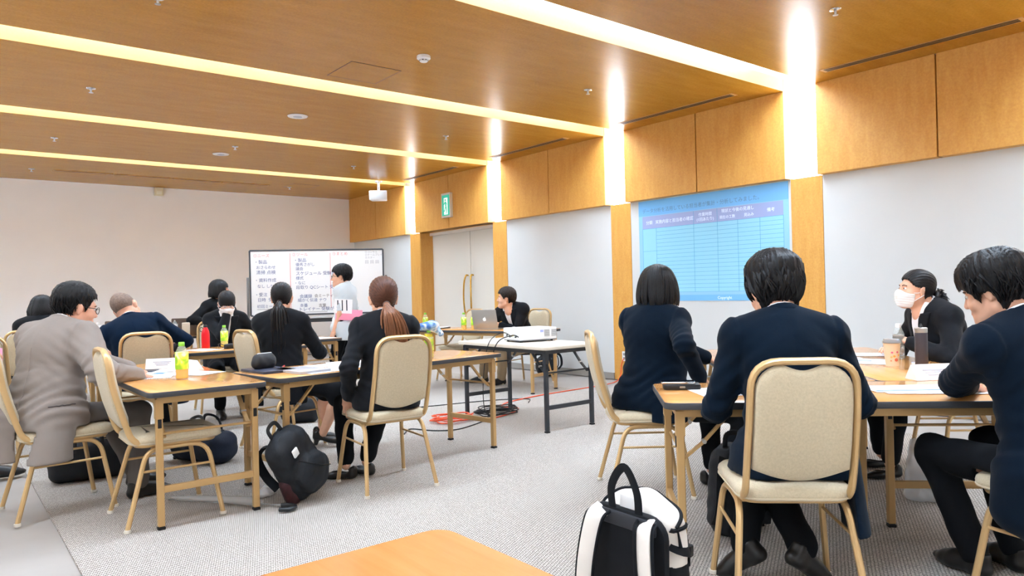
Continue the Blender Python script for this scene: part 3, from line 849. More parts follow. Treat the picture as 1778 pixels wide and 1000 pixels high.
def hair_mesh(style):
    if style in HAIRC: return HAIRC[style]
    f = Field((-0.15, -0.17, -0.20), (0.15, 0.15, 0.19), 0.0052)
    X, Y, Z = f.grid()
    az = np.arctan2(X, Y)+0*Z
    strand = 0.0022*np.sin(az*38+6*np.sin(az*5)+Z*9)+0.0016*np.sin(az*71+Z*14+1.3)
    base = Field((-0.15, -0.17, -0.20), (0.15, 0.15, 0.19), 0.0052)
    P, S, E, Nk = head_prims(False)
    for p, k in P[:5]: base.add(p, k)
    if style in ('short', 'crop', 'mop', 'neat'):
        t = {'short': 0.017, 'crop': 0.003, 'mop': 0.024, 'neat': 0.013}[style]
        top = {'short': 0.016, 'crop': 0.001, 'mop': 0.022, 'neat': 0.014}[style]
        thick = t+top*sstep(0.02, 0.12, Z+0*X+0*Y)-0.006*sstep(0.02, -0.10, Z+0*X+0*Y)
        yy = {'short': [-.13, -.06, -.034, -.02, .018, .028, .05, .075, .13], 'crop': [-.13, -.06, -.034, -.02, .018, .028, .045, .05, .13],
              'neat': [-.13, -.06, -.034, -.02, .018, .028, .05, .075, .13], 'mop': [-.13, -.05, -.03, -.015, .022, .032, .06, .085, .14]}[style]
        zz = {'short': [-.088, -.088, -.055, .012, .012, -.012, .02, .055, .07], 'crop': [-.085, -.08, -.05, .014, .014, .02, .05, .10, .14],
              'neat': [-.085, -.085, -.055, .014, .014, -.018, .03, .066, .08], 'mop': [-.105, -.105, -.075, -.002, -.002, -.03, .012, .035, .045]}[style]
        zc = np.interp(Y, yy, zz)
        v = base.v-thick+(strand if style != 'crop' else 0)
        f.v = np.maximum(v, (zc-Z+0.004*np.sin(az*30))*0.8).astype(np.float32)
        f.v = np.maximum(f.v, -(base.v+0.012)).astype(np.float32)
    elif style in ('bob', 'bobfringe', 'long'):
        low = {'bob': -0.108, 'bobfringe': -0.108, 'long': -0.19}[style]
        f.add(ell((0, -0.016, 0.036), (0.104, 0.118, 0.104)), 0.02)
        f.add(ell((0, -0.020, -0.045), (0.120, 0.112, 0.082)), 0.05)
        if style == 'long': f.add(rcone((0, -0.05, -0.05), (0, -0.07, -0.26), 0.09, 0.075), 0.05)
        f.v = (f.v+strand).astype(np.float32)
        zc = np.interp(Y, [-.13, .034, .046, .07, .09, .13], [low, low, -.03, .03, .034, .038])
        f.v = np.maximum(f.v, (zc-Z+0.004*np.sin(az*40))*0.8)
        # open in front of the face between the side curtains
        face = np.maximum(np.abs(X)-0.066, np.maximum(0.030-Y, Z-0.03))
        f.v = np.maximum(f.v, -face*0.9).astype(np.float32)
        f.v = np.maximum(f.v, -(base.v+0.012)).astype(np.float32)
    elif style in ('pulled', 'pulledfringe'):
        thick = 0.011+0.007*sstep(0.03, 0.12, Z+0*X+0*Y)
        st = 0.0015*np.sin(np.arctan2(X, Z+0.02)*46+Y*10)
        zc = np.interp(Y, [-.13, -.05, -.035, -.02, .03, .05, .072, .09, .13], [-.085, -.078, -.04, .012, .018, .03, .062, .068, .08] if style == 'pulled' else [-.085, -.078, -.04, .0, .0, -.03, .012, .016, .02])
        v = base.v-thick+st
        f.v = np.maximum(v, (zc-Z+0.003*np.sin(az*30))*0.8).astype(np.float32)
        f.v = np.maximum(f.v, -(base.v+0.012)).astype(np.float32)
    HAIRC[style] = f.mesh()
    return HAIRC[style]
def mask_mesh():
    if 'm' in HAIRC: return HAIRC['m']
    f = Field((-0.11, -0.02, -0.15), (0.11, 0.15, 0.04), 0.0045)
    P, S, E, Nk = head_prims(False)
    for p, k in P: f.add(p, k)
    f.add(ell((0, 0.088, -0.052), (0.038, 0.028, 0.040)), 0.03)
    X, Y, Z = f.grid()
    inner = f.v.copy()
    f.v = (f.v-0.005+0.0012*np.sin(Z*420)).astype(np.float32)
    top = -0.006-0.35*np.abs(X)*1.0
    f.v = np.maximum(f.v, (Z-top)*0.9); f.v = np.maximum(f.v, (-0.118-Z))
    f.v = np.maximum(f.v, (0.030-Y)+0*Z).astype(np.float32)
    HAIRC['m'] = f.mesh()
    return HAIRC['m']
# ---- hand: wrist at origin, fingers +y, palm faces -z, thumb on +x side (right hand seen palm down, mirrored for the left)
HANDC = {}
def hand_mesh(pose):
    if pose in HANDC: return HANDC[pose]
    curl = {'relax': (25, 35, 25), 'fist': (80, 95, 60), 'flat': (6, 10, 8), 'grip': (50, 60, 35)}[pose]
    f = Field((-0.07, -0.05, -0.11), (0.085, 0.21, 0.05), 0.0036)
    f.add(rcone((0, -0.045, 0), (0, 0.02, 0), 0.026, 0.028, (0, 0, 1), 0.75), 0.01)
    f.add(rcone((0.018, 0.02, 0), (0.024, 0.078, 0.002), 0.020, 0.019, (0, 0, 1), 0.72), 0.015)
    f.add(rcone((-0.016, 0.02, 0), (-0.024, 0.074, 0), 0.019, 0.017, (0, 0, 1), 0.72), 0.02)
    for i, (x, y, L, r) in enumerate(((0.030, 0.088, 0.074, 0.0088), (0.010, 0.093, 0.082, 0.0092), (-0.010, 0.090, 0.076, 0.0088), (-0.029, 0.082, 0.060, 0.0078))):
        p = Vector((x*0.92, y-0.012, 0.001)); a = 0.0; sp = (x*2.0)
        for s, fr in enumerate((0.45, 0.31, 0.24)):
            a += R(curl[s])*(1+0.06*i)
            d = Vector((sp*math.cos(a)*0.6, math.cos(a), -math.sin(a)))
            q = p+d.normalized()*L*fr*1.12
            f.add(rcone(p, q, r*(1-0.06*s), r*(0.94-0.07*s)), 0.0035)
            p = q
    th = [Vector((0.024, 0.012, -0.006)), Vector((0.047, 0.040, -0.016)), Vector((0.052, 0.072, -0.024)), Vector((0.048, 0.097, -0.030))]
    if pose in ('fist', 'grip'): th = [Vector((0.024, 0.012, -0.008)), Vector((0.043, 0.040, -0.024)), Vector((0.034, 0.068, -0.040)), Vector((0.014, 0.084, -0.046))]
    for s, r in enumerate((0.0135, 0.0105, 0.0092)):
        f.add(rcone(th[s], th[s+1], r, r*0.9), 0.006)
    HANDC[pose] = f.mesh()
    return HANDC[pose]
SHOEC = {}
def shoe_mesh(kind):
    if kind in SHOEC: return SHOEC[kind]
    f = Field((-0.07, -0.09, -0.02), (0.07, 0.24, 0.16), 0.005)
    if kind == 'oxford':
        f.add(rcone((0, -0.03, 0.032), (0.004, 0.12, 0.030), 0.036, 0.044, (0, 0, 1), 0.75), 0.02)
        f.add(rcone((0.002, 0.10, 0.026), (0.006, 0.172, 0.022), 0.044, 0.028, (0, 0, 1), 0.62), 0.02)
        f.add(rcone((0, -0.02, 0.03), (0, -0.022, 0.085), 0.036, 0.037), 0.02)
        f.add(rcone((0, -0.01, 0.07), (0, 0.08, 0.042), 0.032, 0.034), 0.03)
        f.cut(lambda X, Y, Z: Z-0.095+0*X+0*Y)
        sole = Field((-0.07, -0.09, -0.02), (0.07, 0.24, 0.16), 0.005)
    else:
        hz = 0.0 if kind == 'flat' else 0.04
        f.add(rcone((0, -0.03, 0.024+hz), (0.002, 0.07, 0.026+hz*0.6), 0.032, 0.036, (0, 0, 1), 0.62), 0.02)
        f.add(rcone((0.002, 0.07, 0.024+hz*0.5), (0.004, 0.155, 0.018), 0.038, 0.024, (0, 0, 1), 0.55), 0.02)
        f.add(rcone((0, -0.04, 0.03+hz), (0, -0.042, 0.052+hz), 0.028, 0.029), 0.02)
        f.add(ell((0, 0.03, 0.065+hz*0.8), (0.026, 0.075, 0.042)), 0.008, op='s')
        if kind == 'heel': f.add(rcone((0, -0.04, 0.04), (0, -0.045, 0.004), 0.02, 0.014), 0.01)
    f.cut(lambda X, Y, Z: 0.004-Z+0*X+0*Y)
    SHOEC[kind] = f.mesh()
    return SHOEC[kind]

HSPEC = 0.3
SKIN = mat('skin', (226, 176, 148), rough=0.5, spec=0.35, var=0.05, vscale=25)
SKINP = mat('skin_pink', (222, 168, 142), rough=0.5, spec=0.35, var=0.06, vscale=25)
M_suit = mat('suit_black', (20, 22, 27), rough=0.88, spec=0.2, var=0.12, vscale=8, bump=0.12, bscale=30, sheen=0.05)
M_navy = mat('suit_navy', (8, 26, 46), rough=0.9, spec=0.1, var=0.12, vscale=8, bump=0.12, bscale=30, sheen=0.05)
M_navy2 = mat('suit_midnight', (7, 21, 35), rough=0.9, spec=0.1, var=0.12, vscale=8, bump=0.12, bscale=30, sheen=0.05)
M_grey = mat('suit_grey', (142, 132, 126), rough=0.88, spec=0.2, var=0.05, vscale=6, bump=0.15, bscale=22, sheen=0.05)
M_greytr = mat('trousers_grey', (98, 92, 88), rough=0.9, spec=0.2, var=0.06, vscale=8)
M_shirt = mat('shirt_white', (238, 240, 244), rough=0.8, spec=0.2)
M_shirtb = mat('shirt_pale_blue', (206, 216, 222), rough=0.85, spec=0.2, var=0.04, vscale=10, bump=0.2, bscale=14)
M_blackcl = mat('clothes_black', (18, 19, 22), rough=0.9, spec=0.2, var=0.1, vscale=8)
M_trou = mat('trousers_black', (13, 15, 19), rough=0.9, spec=0.2, var=0.1, vscale=8)
M_shoe = mat('shoe_black', (20, 19, 19), rough=0.35)
M_mask = mat('mask_white', (244, 244, 246), rough=0.85, spec=0.2)
M_eye = mat('eye_white', (235, 232, 228), rough=0.25); M_iris = mat('iris_dark', (30, 20, 16), rough=0.2)
M_lip = mat('lip', (190, 112, 102), rough=0.45); M_brow = mat('brow', (40, 30, 26), rough=0.9)
M_hairk = hair_mat('hair_black', (6, 6, 8), (15, 15, 19))
M_hairkp = hair_mat('hair_black_pulled', (7, 6, 8), (20, 16, 17), mode='pull')
M_hairb = hair_mat('hair_brown_pulled', (56, 32, 24), (116, 72, 52), mode='pull')
M_hairbt = mat('hair_brown_tail', (126, 80, 52), rough=0.42, var=0.35, vscale=40, stretch=(4, 4, .4))
M_hairkt = mat('hair_black_tail', (17, 13, 14), rough=0.4, var=0.3, vscale=40, stretch=(4, 4, .4))
M_hairg = mat('hair_grey_stubble', (120, 100, 88), rough=0.8, var=0.3, vscale=90)

def ik(a, c, l1, l2, pole):
    d = c-a; L = d.length
    mx = (l1+l2)*0.995
    if L > mx: c = a+d*(mx/L); d = c-a; L = mx
    x = (l1*l1-l2*l2+L*L)/(2*L); h = math.sqrt(max(l1*l1-x*x, 0))
    n = d.normalized(); p = pole-n*pole.dot(n); p.normalize()
    return a+n*x+p*h, c

def person(label, pos, yaw, sit=True, z0=None, lean=8, roll=0, twist=0, slump=6, sc=1.0, fat=1.0, fem=False, head=(0, 0, 0), headfwd=0.0,
           hands=None, feet=None, elbows=None, knees=None, top='jacket', m_top=None, m_bot=None, shoe='oxford', m_shoe=None, hairstyle='short', m_hair=None,
           m_skin=None, hpose=('relax', 'relax'), mask=False, glasses=False, front=False, tail=None, sleeves='long', skirt=False, world_targets=True, hem=0.0, headsc=1.0, collar=True, tie=None, arm=1.0, taildx=0.0, face=True, chair=None, hipw=1.0, res=0.0125, fold=1.0):
    m_top = m_top or M_navy2; m_bot = m_bot or M_trou; m_hair = m_hair or M_hairk; m_skin = m_skin or SKIN; m_shoe = m_shoe or M_shoe
    root = thing('person', label, 'person', (pos[0], pos[1], 0), R(yaw-90))
    Mi = (Matrix.Translation((pos[0], pos[1], 0)) @ Matrix.Rotation(R(yaw-90), 4, 'Z')).inverted()
    if chair is not None:
        cm = (Mi @ Matrix.Translation((chair[0], chair[1], 0)) @ Matrix.Rotation(R(chair[2]-90), 4, 'Z')).inverted()
        def seat_cut(X, Y, Z, zl=0.34):
            lx = cm[0][0]*X+cm[0][1]*Y+cm[0][3]; ly = cm[1][0]*X+cm[1][1]*Y+cm[1][3]
            return -np.maximum(np.maximum(np.abs(lx)-0.205, np.abs(ly-0.022)-0.232), np.maximum(Z-0.474, zl-Z))
    else: seat_cut = None
    def loc(p): return Mi @ Vector(p) if world_targets else Vector(p)
    pz = z0 if z0 is not None else (0.52 if sit else 0.90*sc)
    pel = Vector((0, 0, pz))
    Rt = Matrix.Rotation(R(twist), 3, 'Z') @ Matrix.Rotation(R(-lean), 3, 'X') @ Matrix.Rotation(R(roll), 3, 'Y')
    k = sc
    def T(x, y, z): return pel+Rt @ Vector((x*k, y*k, z*k))
    Ru = Rt @ Matrix.Rotation(R(-slump), 3, 'X')
    ch0 = T(0, 0, 0.25)
    def C(x, y, z): return ch0+Ru @ Vector((x*k, y*k, (z-0.25)*k))
    sw = (0.142 if fem else 0.158)
    sh = {-1: C(-sw, -0.012, 0.425), 1: C(sw, -0.012, 0.425)}
    nb = C(0, -0.012, 0.475)
    # head
    hy, hp, hr = head
    Rh = Matrix.Rotation(R(hy), 3, 'Z') @ Matrix.Rotation(R(-hp), 3, 'X') @ Matrix.Rotation(R(hr), 3, 'Y')
    base = Matrix.Rotation(R(twist), 3, 'Z') @ Rh if True else Rh
    hc = nb+Ru @ Vector((0, 0.030+headfwd, 0.085))*k*0.92+(base @ Vector((0, 0.012, 0.062)))*k
    hs = (0.93 if fem else 0.97)*headsc
    HM = Matrix.Translation(hc) @ base.to_4x4() @ Matrix.Diagonal((hs, hs, hs, 1))
    # arms
    hd = {}; el = {}
    la, lf = 0.275*k, 0.245*k
    for s in (-1, 1):
        tgt = (hands or {}).get(s)
        tg = loc(tgt) if tgt is not None else (sh[s]+Vector((s*0.05, 0.05, -0.50*k)))
        pole = Vector((elbows or {}).get(s, (s*0.6, -0.5, -0.8)))
        el[s], hd[s] = ik(sh[s], tg, la, lf, pole)
    # legs
    hip = {s: pel+Vector((s*0.088, 0.02, -0.02)) for s in (-1, 1)}
    an = {}; kn = {}
    lt_, ls_ = 0.415*k, 0.395*k
    for s in (-1, 1):
        tgt = (feet or {}).get(s)
        a = loc(tgt) if tgt is not None else (Vector((s*0.11, 0.42, 0.085)) if sit else Vector((s*0.10, 0.0, 0.085)))
        if tgt is not None and len(tgt) == 2: a.z = 0.085
        pole = Vector((knees or {}).get(s, (s*0.15, 1, 0.6) if sit else (0, 1, 0)))
        kn[s], an[s] = ik(hip[s], a, lt_, ls_, pole)
    # ---------- top garment
    allp = list(sh.values())+list(el.values())+list(hd.values())+[pel, nb, hc]
    lo = [min(p[i] for p in allp)-0.19 for i in range(3)]; hi = [max(p[i] for p in allp)+0.19 for i in range(3)]
    lo = [min(lo[0], -0.27), min(lo[1], -0.25), min(lo[2], pz-0.24-hem)]; hi = [max(hi[0], 0.27), max(hi[1], 0.22), hi[2]-0.12]
    F1 = fat
    RtL = [list(r) for r in Rt]; RuL = [list(r) for r in Ru]
    def torso(f, o):
        f.add(ell(C(0, 0.002, 0.345), (0.158*k*F1*(0.93 if fem else 1)+o, 0.108*k*F1+o, 0.165*k+o), RuL), 0.04)
        f.add(ell(C(0, -0.035, 0.375), (0.150*k*(0.93 if fem else 1)+o, 0.078*k*F1+o, 0.13*k+o), RuL), 0.05)
        if fem: f.add(ell(C(0, 0.055, 0.315), (0.115*k+o, 0.062*k+o, 0.062*k+o), RuL), 0.05)
        f.add(ell(T(0, 0.008, 0.14), ((0.146 if fem else 0.150)*k*F1+o, 0.112*k*F1+o, 0.17*k+o), RtL), 0.06)
        f.add(ell(T(0, 0.0, 0.0), (0.172*k*F1+o, 0.130*k*F1+o, 0.12*k+o), RtL), 0.06)
        f.add(rcone(sh[-1], sh[1], 0.052*k+o, 0.052*k+o), 0.05)
        for s in (-1, 1): f.add(rcone(nb+Ru @ Vector((s*0.02, -0.01, 0.005)), sh[s]+Ru @ Vector((0, 0, 0.018)), 0.050*k+o, 0.047*k+o), 0.05)
    f = Field(lo, hi, res)
    off = 0.012 if top == 'jacket' else 0.006
    torso(f, off)
    if top in ('jacket', 'shirt'):
        hz = -0.20-hem
        for s in (-1, 1):
            f.add(rcone(T(s*0.085*F1*hipw, -0.035, 0.0), T(s*0.10*F1*hipw, -0.05, hz), 0.105*F1, 0.10*F1), 0.05)
            f.add(rcone(T(s*0.10*F1*hipw, 0.03, 0.0), T(s*0.12*F1*hipw, 0.06, -0.04-0.5*hem), 0.095*F1, 0.085), 0.05)
    rng2 = np.random.RandomState(abs(hash(label)) % 1000 if False else sum(map(ord, label)) % 997)
    ph = rng2.rand(6)*6
    se = 1.0 if sleeves == 'long' else 0.0
    am = 1.08 if top == 'jacket' else 0.98
    for s in (-1, 1):
        f.add(rcone(sh[s], el[s], (0.052 if fem else 0.058)*k*am*arm*min(F1, 1.15), 0.048*k*am*arm), 0.035)
        if sleeves == 'long':
            e2 = el[s].lerp(hd[s], 0.95)
            f.add(rcone(el[s], e2, 0.048*k*am*arm, 0.038*k*am*(1+(arm-1)*.5)), 0.02)
        else:
            pass
    if sleeves == 'short':
        cutp = {s: (sh[s].lerp(el[s], 0.93), (el[s]-sh[s]).normalized()) for s in (-1, 1)}
    # folds near the elbows and the waist
    def folds(X, Y, Z):
        w = 0.0
        for s in (-1, 1):
            e = el[s]; d2_ = (X-e.x)**2+(Y-e.y)**2+(Z-e.z)**2
            ax = (hd[s]-sh[s]).normalized()
            w = w+0.0045*np.exp(-d2_/0.012)*np.sin((X*ax.x+Y*ax.y+Z*ax.z)*150+ph[0]+9*np.sin(X*14+ph[1]))
            q = sh[s]; d3 = (X-q.x)**2+(Y-q.y)**2+(Z-q.z+0.12)**2
            w = w+0.0035*np.exp(-d3/0.02)*np.sin(Z*90+X*60*s+Y*50+ph[2])
        w = w+0.004*np.exp(-((Z-pz-0.10)/0.10)**2)*np.sin(Z*85+9*np.sin(X*9+ph[3])+Y*24+ph[4])
        w = w*fold+0.0015*np.sin(X*40+ph[5])*np.sin(Z*30+Y*25)
        if fold > 1:
            for (zz, aa) in ((0.17, 0.9), (0.25, 0.7), (0.31, 0.5)):
                w = w+0.006*np.exp(-((Z-pz-zz+0.03*np.sin(X*7+zz*40)+0.1*Y)/0.010)**2)*np.clip(np.sin(X*11+zz*60)+0.4, 0, 1)*aa
        if res < 0.012 and top == 'jacket':
            iv = Ru.transposed(); dx, dy, dz = X-nb.x, Y-nb.y, Z-nb.z
            lx = iv[0][0]*dx+iv[0][1]*dy+iv[0][2]*dz; lz = iv[2][0]*dx+iv[2][1]*dy+iv[2][2]*dz; ly = iv[1][0]*dx+iv[1][1]*dy+iv[1][2]*dz
            ring = np.abs(lx)-(sw*k+0.012+0.10*np.clip(-lz-0.05, 0, 0.2)*0)
            w = w+0.0055*np.exp(-(ring/0.008)**2)*np.clip((lz+0.24)/0.05, 0, 1)
            w = w-0.004*np.exp(-((np.abs(lx)-sw*k-0.030)/0.014)**2)*np.clip((lz+0.12)/0.06, 0, 1)
            w = w+0.003*np.exp(-(lx/0.007)**2)*(ly < 0)*np.clip(-lz/0.05, 0, 1)
        return w
    f.disp(folds)
    if seat_cut: f.cut(lambda X, Y, Z: seat_cut(X, Y, Z, -1.0))
    cutz = pz-0.17-hem
    f.cut(lambda X, Y, Z: (cutz-Z)+0*X+0*Y)
    if sleeves == 'short':
        for s in (-1, 1):
            c0, ax = cutp[s]
            def cf(X, Y, Z, c0=c0, ax=ax, s=s):
                near = np.maximum((X-c0.x)**2+(Y-c0.y)**2+(Z-c0.z)**2-0.012, 0)
                return np.where(near > 0, -1.0, (X-c0.x)*ax.x+(Y-c0.y)*ax.y+(Z-c0.z)*ax.z)
            f.cut(cf)
    # neck opening
    up = (Ru @ Vector((0, 0.25, 1))).normalized()
    f.add(rcone(nb+up*0.035, nb+up*0.16, 0.058*k*(0.9 if fem else 1), 0.075), 0.012, op='s')
    if front:      # open V of the jacket
        vs_ = C(0, 0.10, 0.27)
        P, Fc = f.mesh()
    P, Fc = f.mesh()
    nm = {'jacket': 'jacket', 'shirt': 'shirt', 'top': 'top'}[top]
    jk = np_obj(nm, P, Fc, m_top, root)
    # collar roll around the neck
    if collar:
        mbc = MB(); pts = []
        rr = 0.066*k*(0.88 if fem else 1.0)
        for i in range(13):
            a = R(-210+240*i/12)
            h_ = 0.040+0.022*math.cos(a+PI/2)   # higher at the nape
            pts.append(nb+Ru @ Vector((rr*math.cos(a), rr*math.sin(a)*0.95-0.004, h_-0.012)))
        mbc.tube(pts, [0.010]+[0.013]*11+[0.010], 8, flat=1.7, up=up)
        mbc.build('collar', m_top if top == 'jacket' else m_top, root)
        if top == 'jacket':
            pts2 = [nb+Ru @ Vector((0.9*rr*math.cos(R(-215+250*i/12)), 0.9*rr*math.sin(R(-215+250*i/12))*0.95, 0.056+0.020*math.cos(R(-215+250*i/12)+PI/2)-0.012)) for i in range(13)]
            MB().tube(pts2, 0.007, 8, flat=2.0, up=up).build('shirt_collar', M_shirt, root)
    if front and top == 'jacket':
        for nm, m, o_, reg in (('shirt_front', M_shirt, 0.0155, 0), ('lapel', m_top, 0.021, 1)):
            g = Field([C(0, 0, 0)[0]-0.22, C(0, 0, .2)[1]-0.2, nb.z-0.42], [C(0, 0, 0)[0]+0.22, nb.y+0.26, nb.z+0.05], 0.008)
            torso(g, o_)
            iv = Ru.transposed()
            def region(X, Y, Z):
                dx, dy, dz = X-nb.x, Y-nb.y, Z-nb.z
                lx = iv[0][0]*dx+iv[0][1]*dy+iv[0][2]*dz; ly = iv[1][0]*dx+iv[1][1]*dy+iv[1][2]*dz; lz = iv[2][0]*dx+iv[2][1]*dy+iv[2][2]*dz
                half = np.clip((lz+0.26)/0.26, -1, 1.2)*0.058
                if reg == 0: q = np.maximum(np.abs(lx)-half, -lz-0.26)
                else: q = np.maximum(np.abs(np.abs(lx)-half-0.016)-0.018-0.02*np.clip((lz+0.2)/0.2, 0, 1), np.maximum(-lz-0.25, lz-0.02))
                return np.maximum(q, -(ly-0.02))
            g.cut(region)
            Pg, Fg = g.mesh()
            if len(Fg): np_obj(nm, Pg, Fg, m, root)
        if tie is not None: pass
    # ---------- trousers / skirt
    allp = [pel]+list(kn.values())+list(an.values())
    lo = [min(p[i] for p in allp)-0.22 for i in range(3)]; hi = [max(p[i] for p in allp)+0.22 for i in range(3)]
    g = Field(lo, [hi[0], hi[1], pz+0.2], 0.0135)
    g.add(ell(pel+Vector((0, -0.01, 0.0)), (0.165*F1, 0.130*F1, 0.115)), 0.04)
    for s in (-1, 1):
        g.add(rcone(hip[s], kn[s], 0.088*min(F1, 1.15), 0.062), 0.05)
        if not skirt:
            g.add(rcone(kn[s], kn[s].lerp(an[s], 0.90 if fem else 0.97), 0.064, 0.056 if not fem else 0.052), 0.03)
    if skirt:
        g.add(rcone(kn[-1], kn[1], 0.06, 0.06), 0.06)
        for s in (-1, 1): g.add(rcone(kn[s], kn[s].lerp(an[s], 0.18), 0.068, 0.066), 0.04)
    g.disp(lambda X, Y, Z: 0.004*np.sin(Z*45+X*30+ph[1])*np.sin(Y*38+ph[2]))
    if seat_cut: g.cut(seat_cut)
    P, Fc = g.mesh(); np_obj('skirt' if skirt else 'trousers', P, Fc, m_bot, root)
    # ---------- body: one skin mesh under the clothes
    allp = list(sh.values())+list(el.values())+list(hd.values())+[pel, nb]+list(kn.values())+list(an.values())
    lo = [min(p[i] for p in allp)-0.17 for i in range(3)]; hi = [max(p[i] for p in allp)+0.17 for i in range(3)]
    b = Field(lo, hi, 0.016)
    torso(b, -0.016)
    b.add(rcone(nb+Vector((0, 0, -0.05)), nb+(hc-nb)*0.5, 0.05*k, 0.047*k), 0.02)
    for s in (-1, 1):
        b.add(rcone(sh[s], el[s], 0.046*k, 0.039*k), 0.03); b.add(rcone(el[s], hd[s], 0.038*k, 0.026*k), 0.02)
        b.add(rcone(hip[s], kn[s], 0.070, 0.050), 0.04); b.add(rcone(kn[s], kn[s].lerp(an[s], 0.4), 0.050, 0.047), 0.03)
        b.add(rcone(kn[s].lerp(an[s], 0.4), an[s], 0.047, 0.031), 0.02)
        fd = Vector((an[s].x-kn[s].x, an[s].y-kn[s].y, 0))
    if seat_cut: b.cut(seat_cut)
    Pb, Fb = b.mesh()
    VS = [Pb]; FS = [Fb]; nv = len(Pb)
    def join(P, Fq, M):
        nonlocal nv
        A = np.array(M); flip = np.linalg.det(A[:3, :3]) < 0
        VS.append(P @ A[:3, :3].T+A[:3, 3]); FS.append((Fq[:, ::-1] if flip else Fq)+nv); nv += len(P)
    join(*head_mesh(fem), HM)
    HMs = {}
    for s in (-1, 1):
        fdir = (hd[s]-el[s]).normalized()
        # palm down as default, keep the thumb inwards
        up_ = Vector((0, 0, 1)) if abs(fdir.z) < 0.8 else Vector((s*1.0, 0.3, 0))
        xs = fdir.cross(up_).normalized(); zs = xs.cross(fdir)
        Mh = Matrix((xs*(-s), fdir, zs)).transposed()     # thumb towards the body
        HMs[s] = Matrix.Translation(hd[s]) @ Mh.to_4x4() @ Matrix.Diagonal((0.9*k, 0.9*k, 0.9*k, 1))
        join(*hand_mesh(hpose[0 if s < 0 else 1]), HMs[s])
    np_obj('body', np.concatenate(VS), np.concatenate(FS), m_skin, root)
    # ---------- shoes
    for s in (-1, 1):
        fo = Vector((kn[s].x-hip[s].x, kn[s].y-hip[s].y, 0)) if sit else Vector((s*0.2, 1, 0))
        if fo.length < 0.05: fo = Vector((0, 1, 0))
        fo.normalize()
        toe = (feet or {}).get((s, 'toe'))
        if toe is not None:
            fo = (Mi.to_3x3() @ Vector(toe)).normalized()
        side = fo.cross(Vector((0, 0, 1))).normalized(); upv = side.cross(fo)
        Mx = Matrix((side, fo, upv)).transposed().to_4x4(); Mx.translation = an[s]-upv*0.083
        P, Fq = shoe_mesh(shoe)
        so = np_obj('shoe', P, Fq, m_shoe, root, Mx)
        if shoe != 'oxford':      # bare instep joins the skin mesh visually inside the shoe
            pass
    # ---------- hair and face parts in the head frame
    def hobj(name, P, Fq, m):
        o = np_obj(name, P, Fq, m, root); o.matrix_local = HM; return o
    if hairstyle: hobj('hair', *hair_mesh(hairstyle), m_hair)
    def hb(mbx, name, m):
        o = mbx.build(name, m, root); o.matrix_local = HM; return o
    if face:
        for s in (-1, 1):
            eo = hb(MB().sphere((s*0.032, 0.0815, 0.002), (0.0125, 0.0095, 0.0075), 12, 8), 'eye', M_eye)
            MB().sphere((s*0.032, 0.0885, 0.002), (0.0055, 0.004, 0.0058), 10, 6).build('iris', M_iris, eo)
            hb(MB().tube(spline([(s*0.015, 0.094, 0.019), (s*0.032, 0.092, 0.024), (s*0.050, 0.080, 0.019)], 4), 0.0028, 6, flat=1.0), 'eyebrow', M_brow)
    if not mask and face:
        hb(MB().tube(spline([(-0.021, 0.088, -0.066), (-0.008, 0.0945, -0.063), (0.0, 0.094, -0.0645), (0.008, 0.0945, -0.063), (0.021, 0.088, -0.066)], 4), 0.0042, 6).tube(spline([(-0.018, 0.087, -0.071), (0, 0.0935, -0.074), (0.018, 0.087, -0.071)], 4), 0.0045, 6), 'lips', M_lip)
    elif mask:
        hobj('face_mask', *mask_mesh(), M_mask)
        for s in (-1, 1):
            lp = MB()
            for z in (-0.022, -0.085):
                lp.tube(spline([(s*0.060, 0.045, z), (s*0.074, 0.012, z*0.6-0.004), (s*0.088, -0.016, 0.006 if z > -0.05 else -0.028)], 4), 0.0022, 6)
            hb(lp, 'ear_loop', M_mask)
    if glasses:
        gl = MB()
        for s in (-1, 1):
            gl.tube([(s*0.034+0.025*math.cos(a), 0.106-0.004*abs(math.cos(a)), -0.002+0.018*math.sin(a)) for a in np.linspace(0, 2*PI, 16, endpoint=False)], 0.0018, 6, closed=True)
            gl.tube([(s*0.059, 0.102, 0.004), (s*0.079, 0.07, 0.006), (s*0.084, 0.0, 0.008), (s*0.082, -0.02, -0.006)], 0.0018, 6)
        gl.tube([(-0.009, 0.107, 0.002), (0, 0.109, 0.005), (0.009, 0.107, 0.002)], 0.0018, 6)
        hb(gl, 'glasses', glasses if not isinstance(glasses, bool) else M_black)
    if tail == 'pony':
        mt = M_hairbt if m_hair is M_hairb else M_hairkt
        hb(MB().tube([(0.018*math.cos(a), -0.128+0.006*math.sin(a), -0.035+0.018*math.sin(a)) for a in np.linspace(0, 2*PI, 12, endpoint=False)], 0.006, 6, closed=True), 'hair_tie', mat('hair_tie', (60, 40, 30), rough=0.6))
        pt = MB(); r2 = np.random.RandomState(3)
        for i in range(150):
            a = r2.rand()*2*PI; q = math.sqrt(r2.rand()); w = 0.015; 
            x0, z0_ = w*q*math.cos(a), w*q*math.sin(a)
            spread = 0.058*q; L = 0.30+0.10*r2.rand()
            ex, ey = spread*math.cos(a)+0.012*r2.randn(), 0.6*spread*math.sin(a)+0.006*r2.randn()
            pts = [(x0, -0.10, -0.035+z0_), (x0*1.2, -0.150+ey*0.3, -0.045+z0_), (ex*0.8+taildx*.35, -0.172+ey, -0.10), (ex*1.1+taildx*.8, -0.168+ey, -0.22), (ex*1.15+taildx+0.006*r2.randn(), -0.155+ey, -0.10-L*0.8), (ex*0.9+taildx*1.05+0.01*r2.randn(), -0.150+ey, -0.10-L)]
            sp = spline(pts, 3); n_ = len(sp)
            pt.tube(sp, [0.0062*(1-0.75*(j/(n_-1))**2) for j in range(n_)], 5)
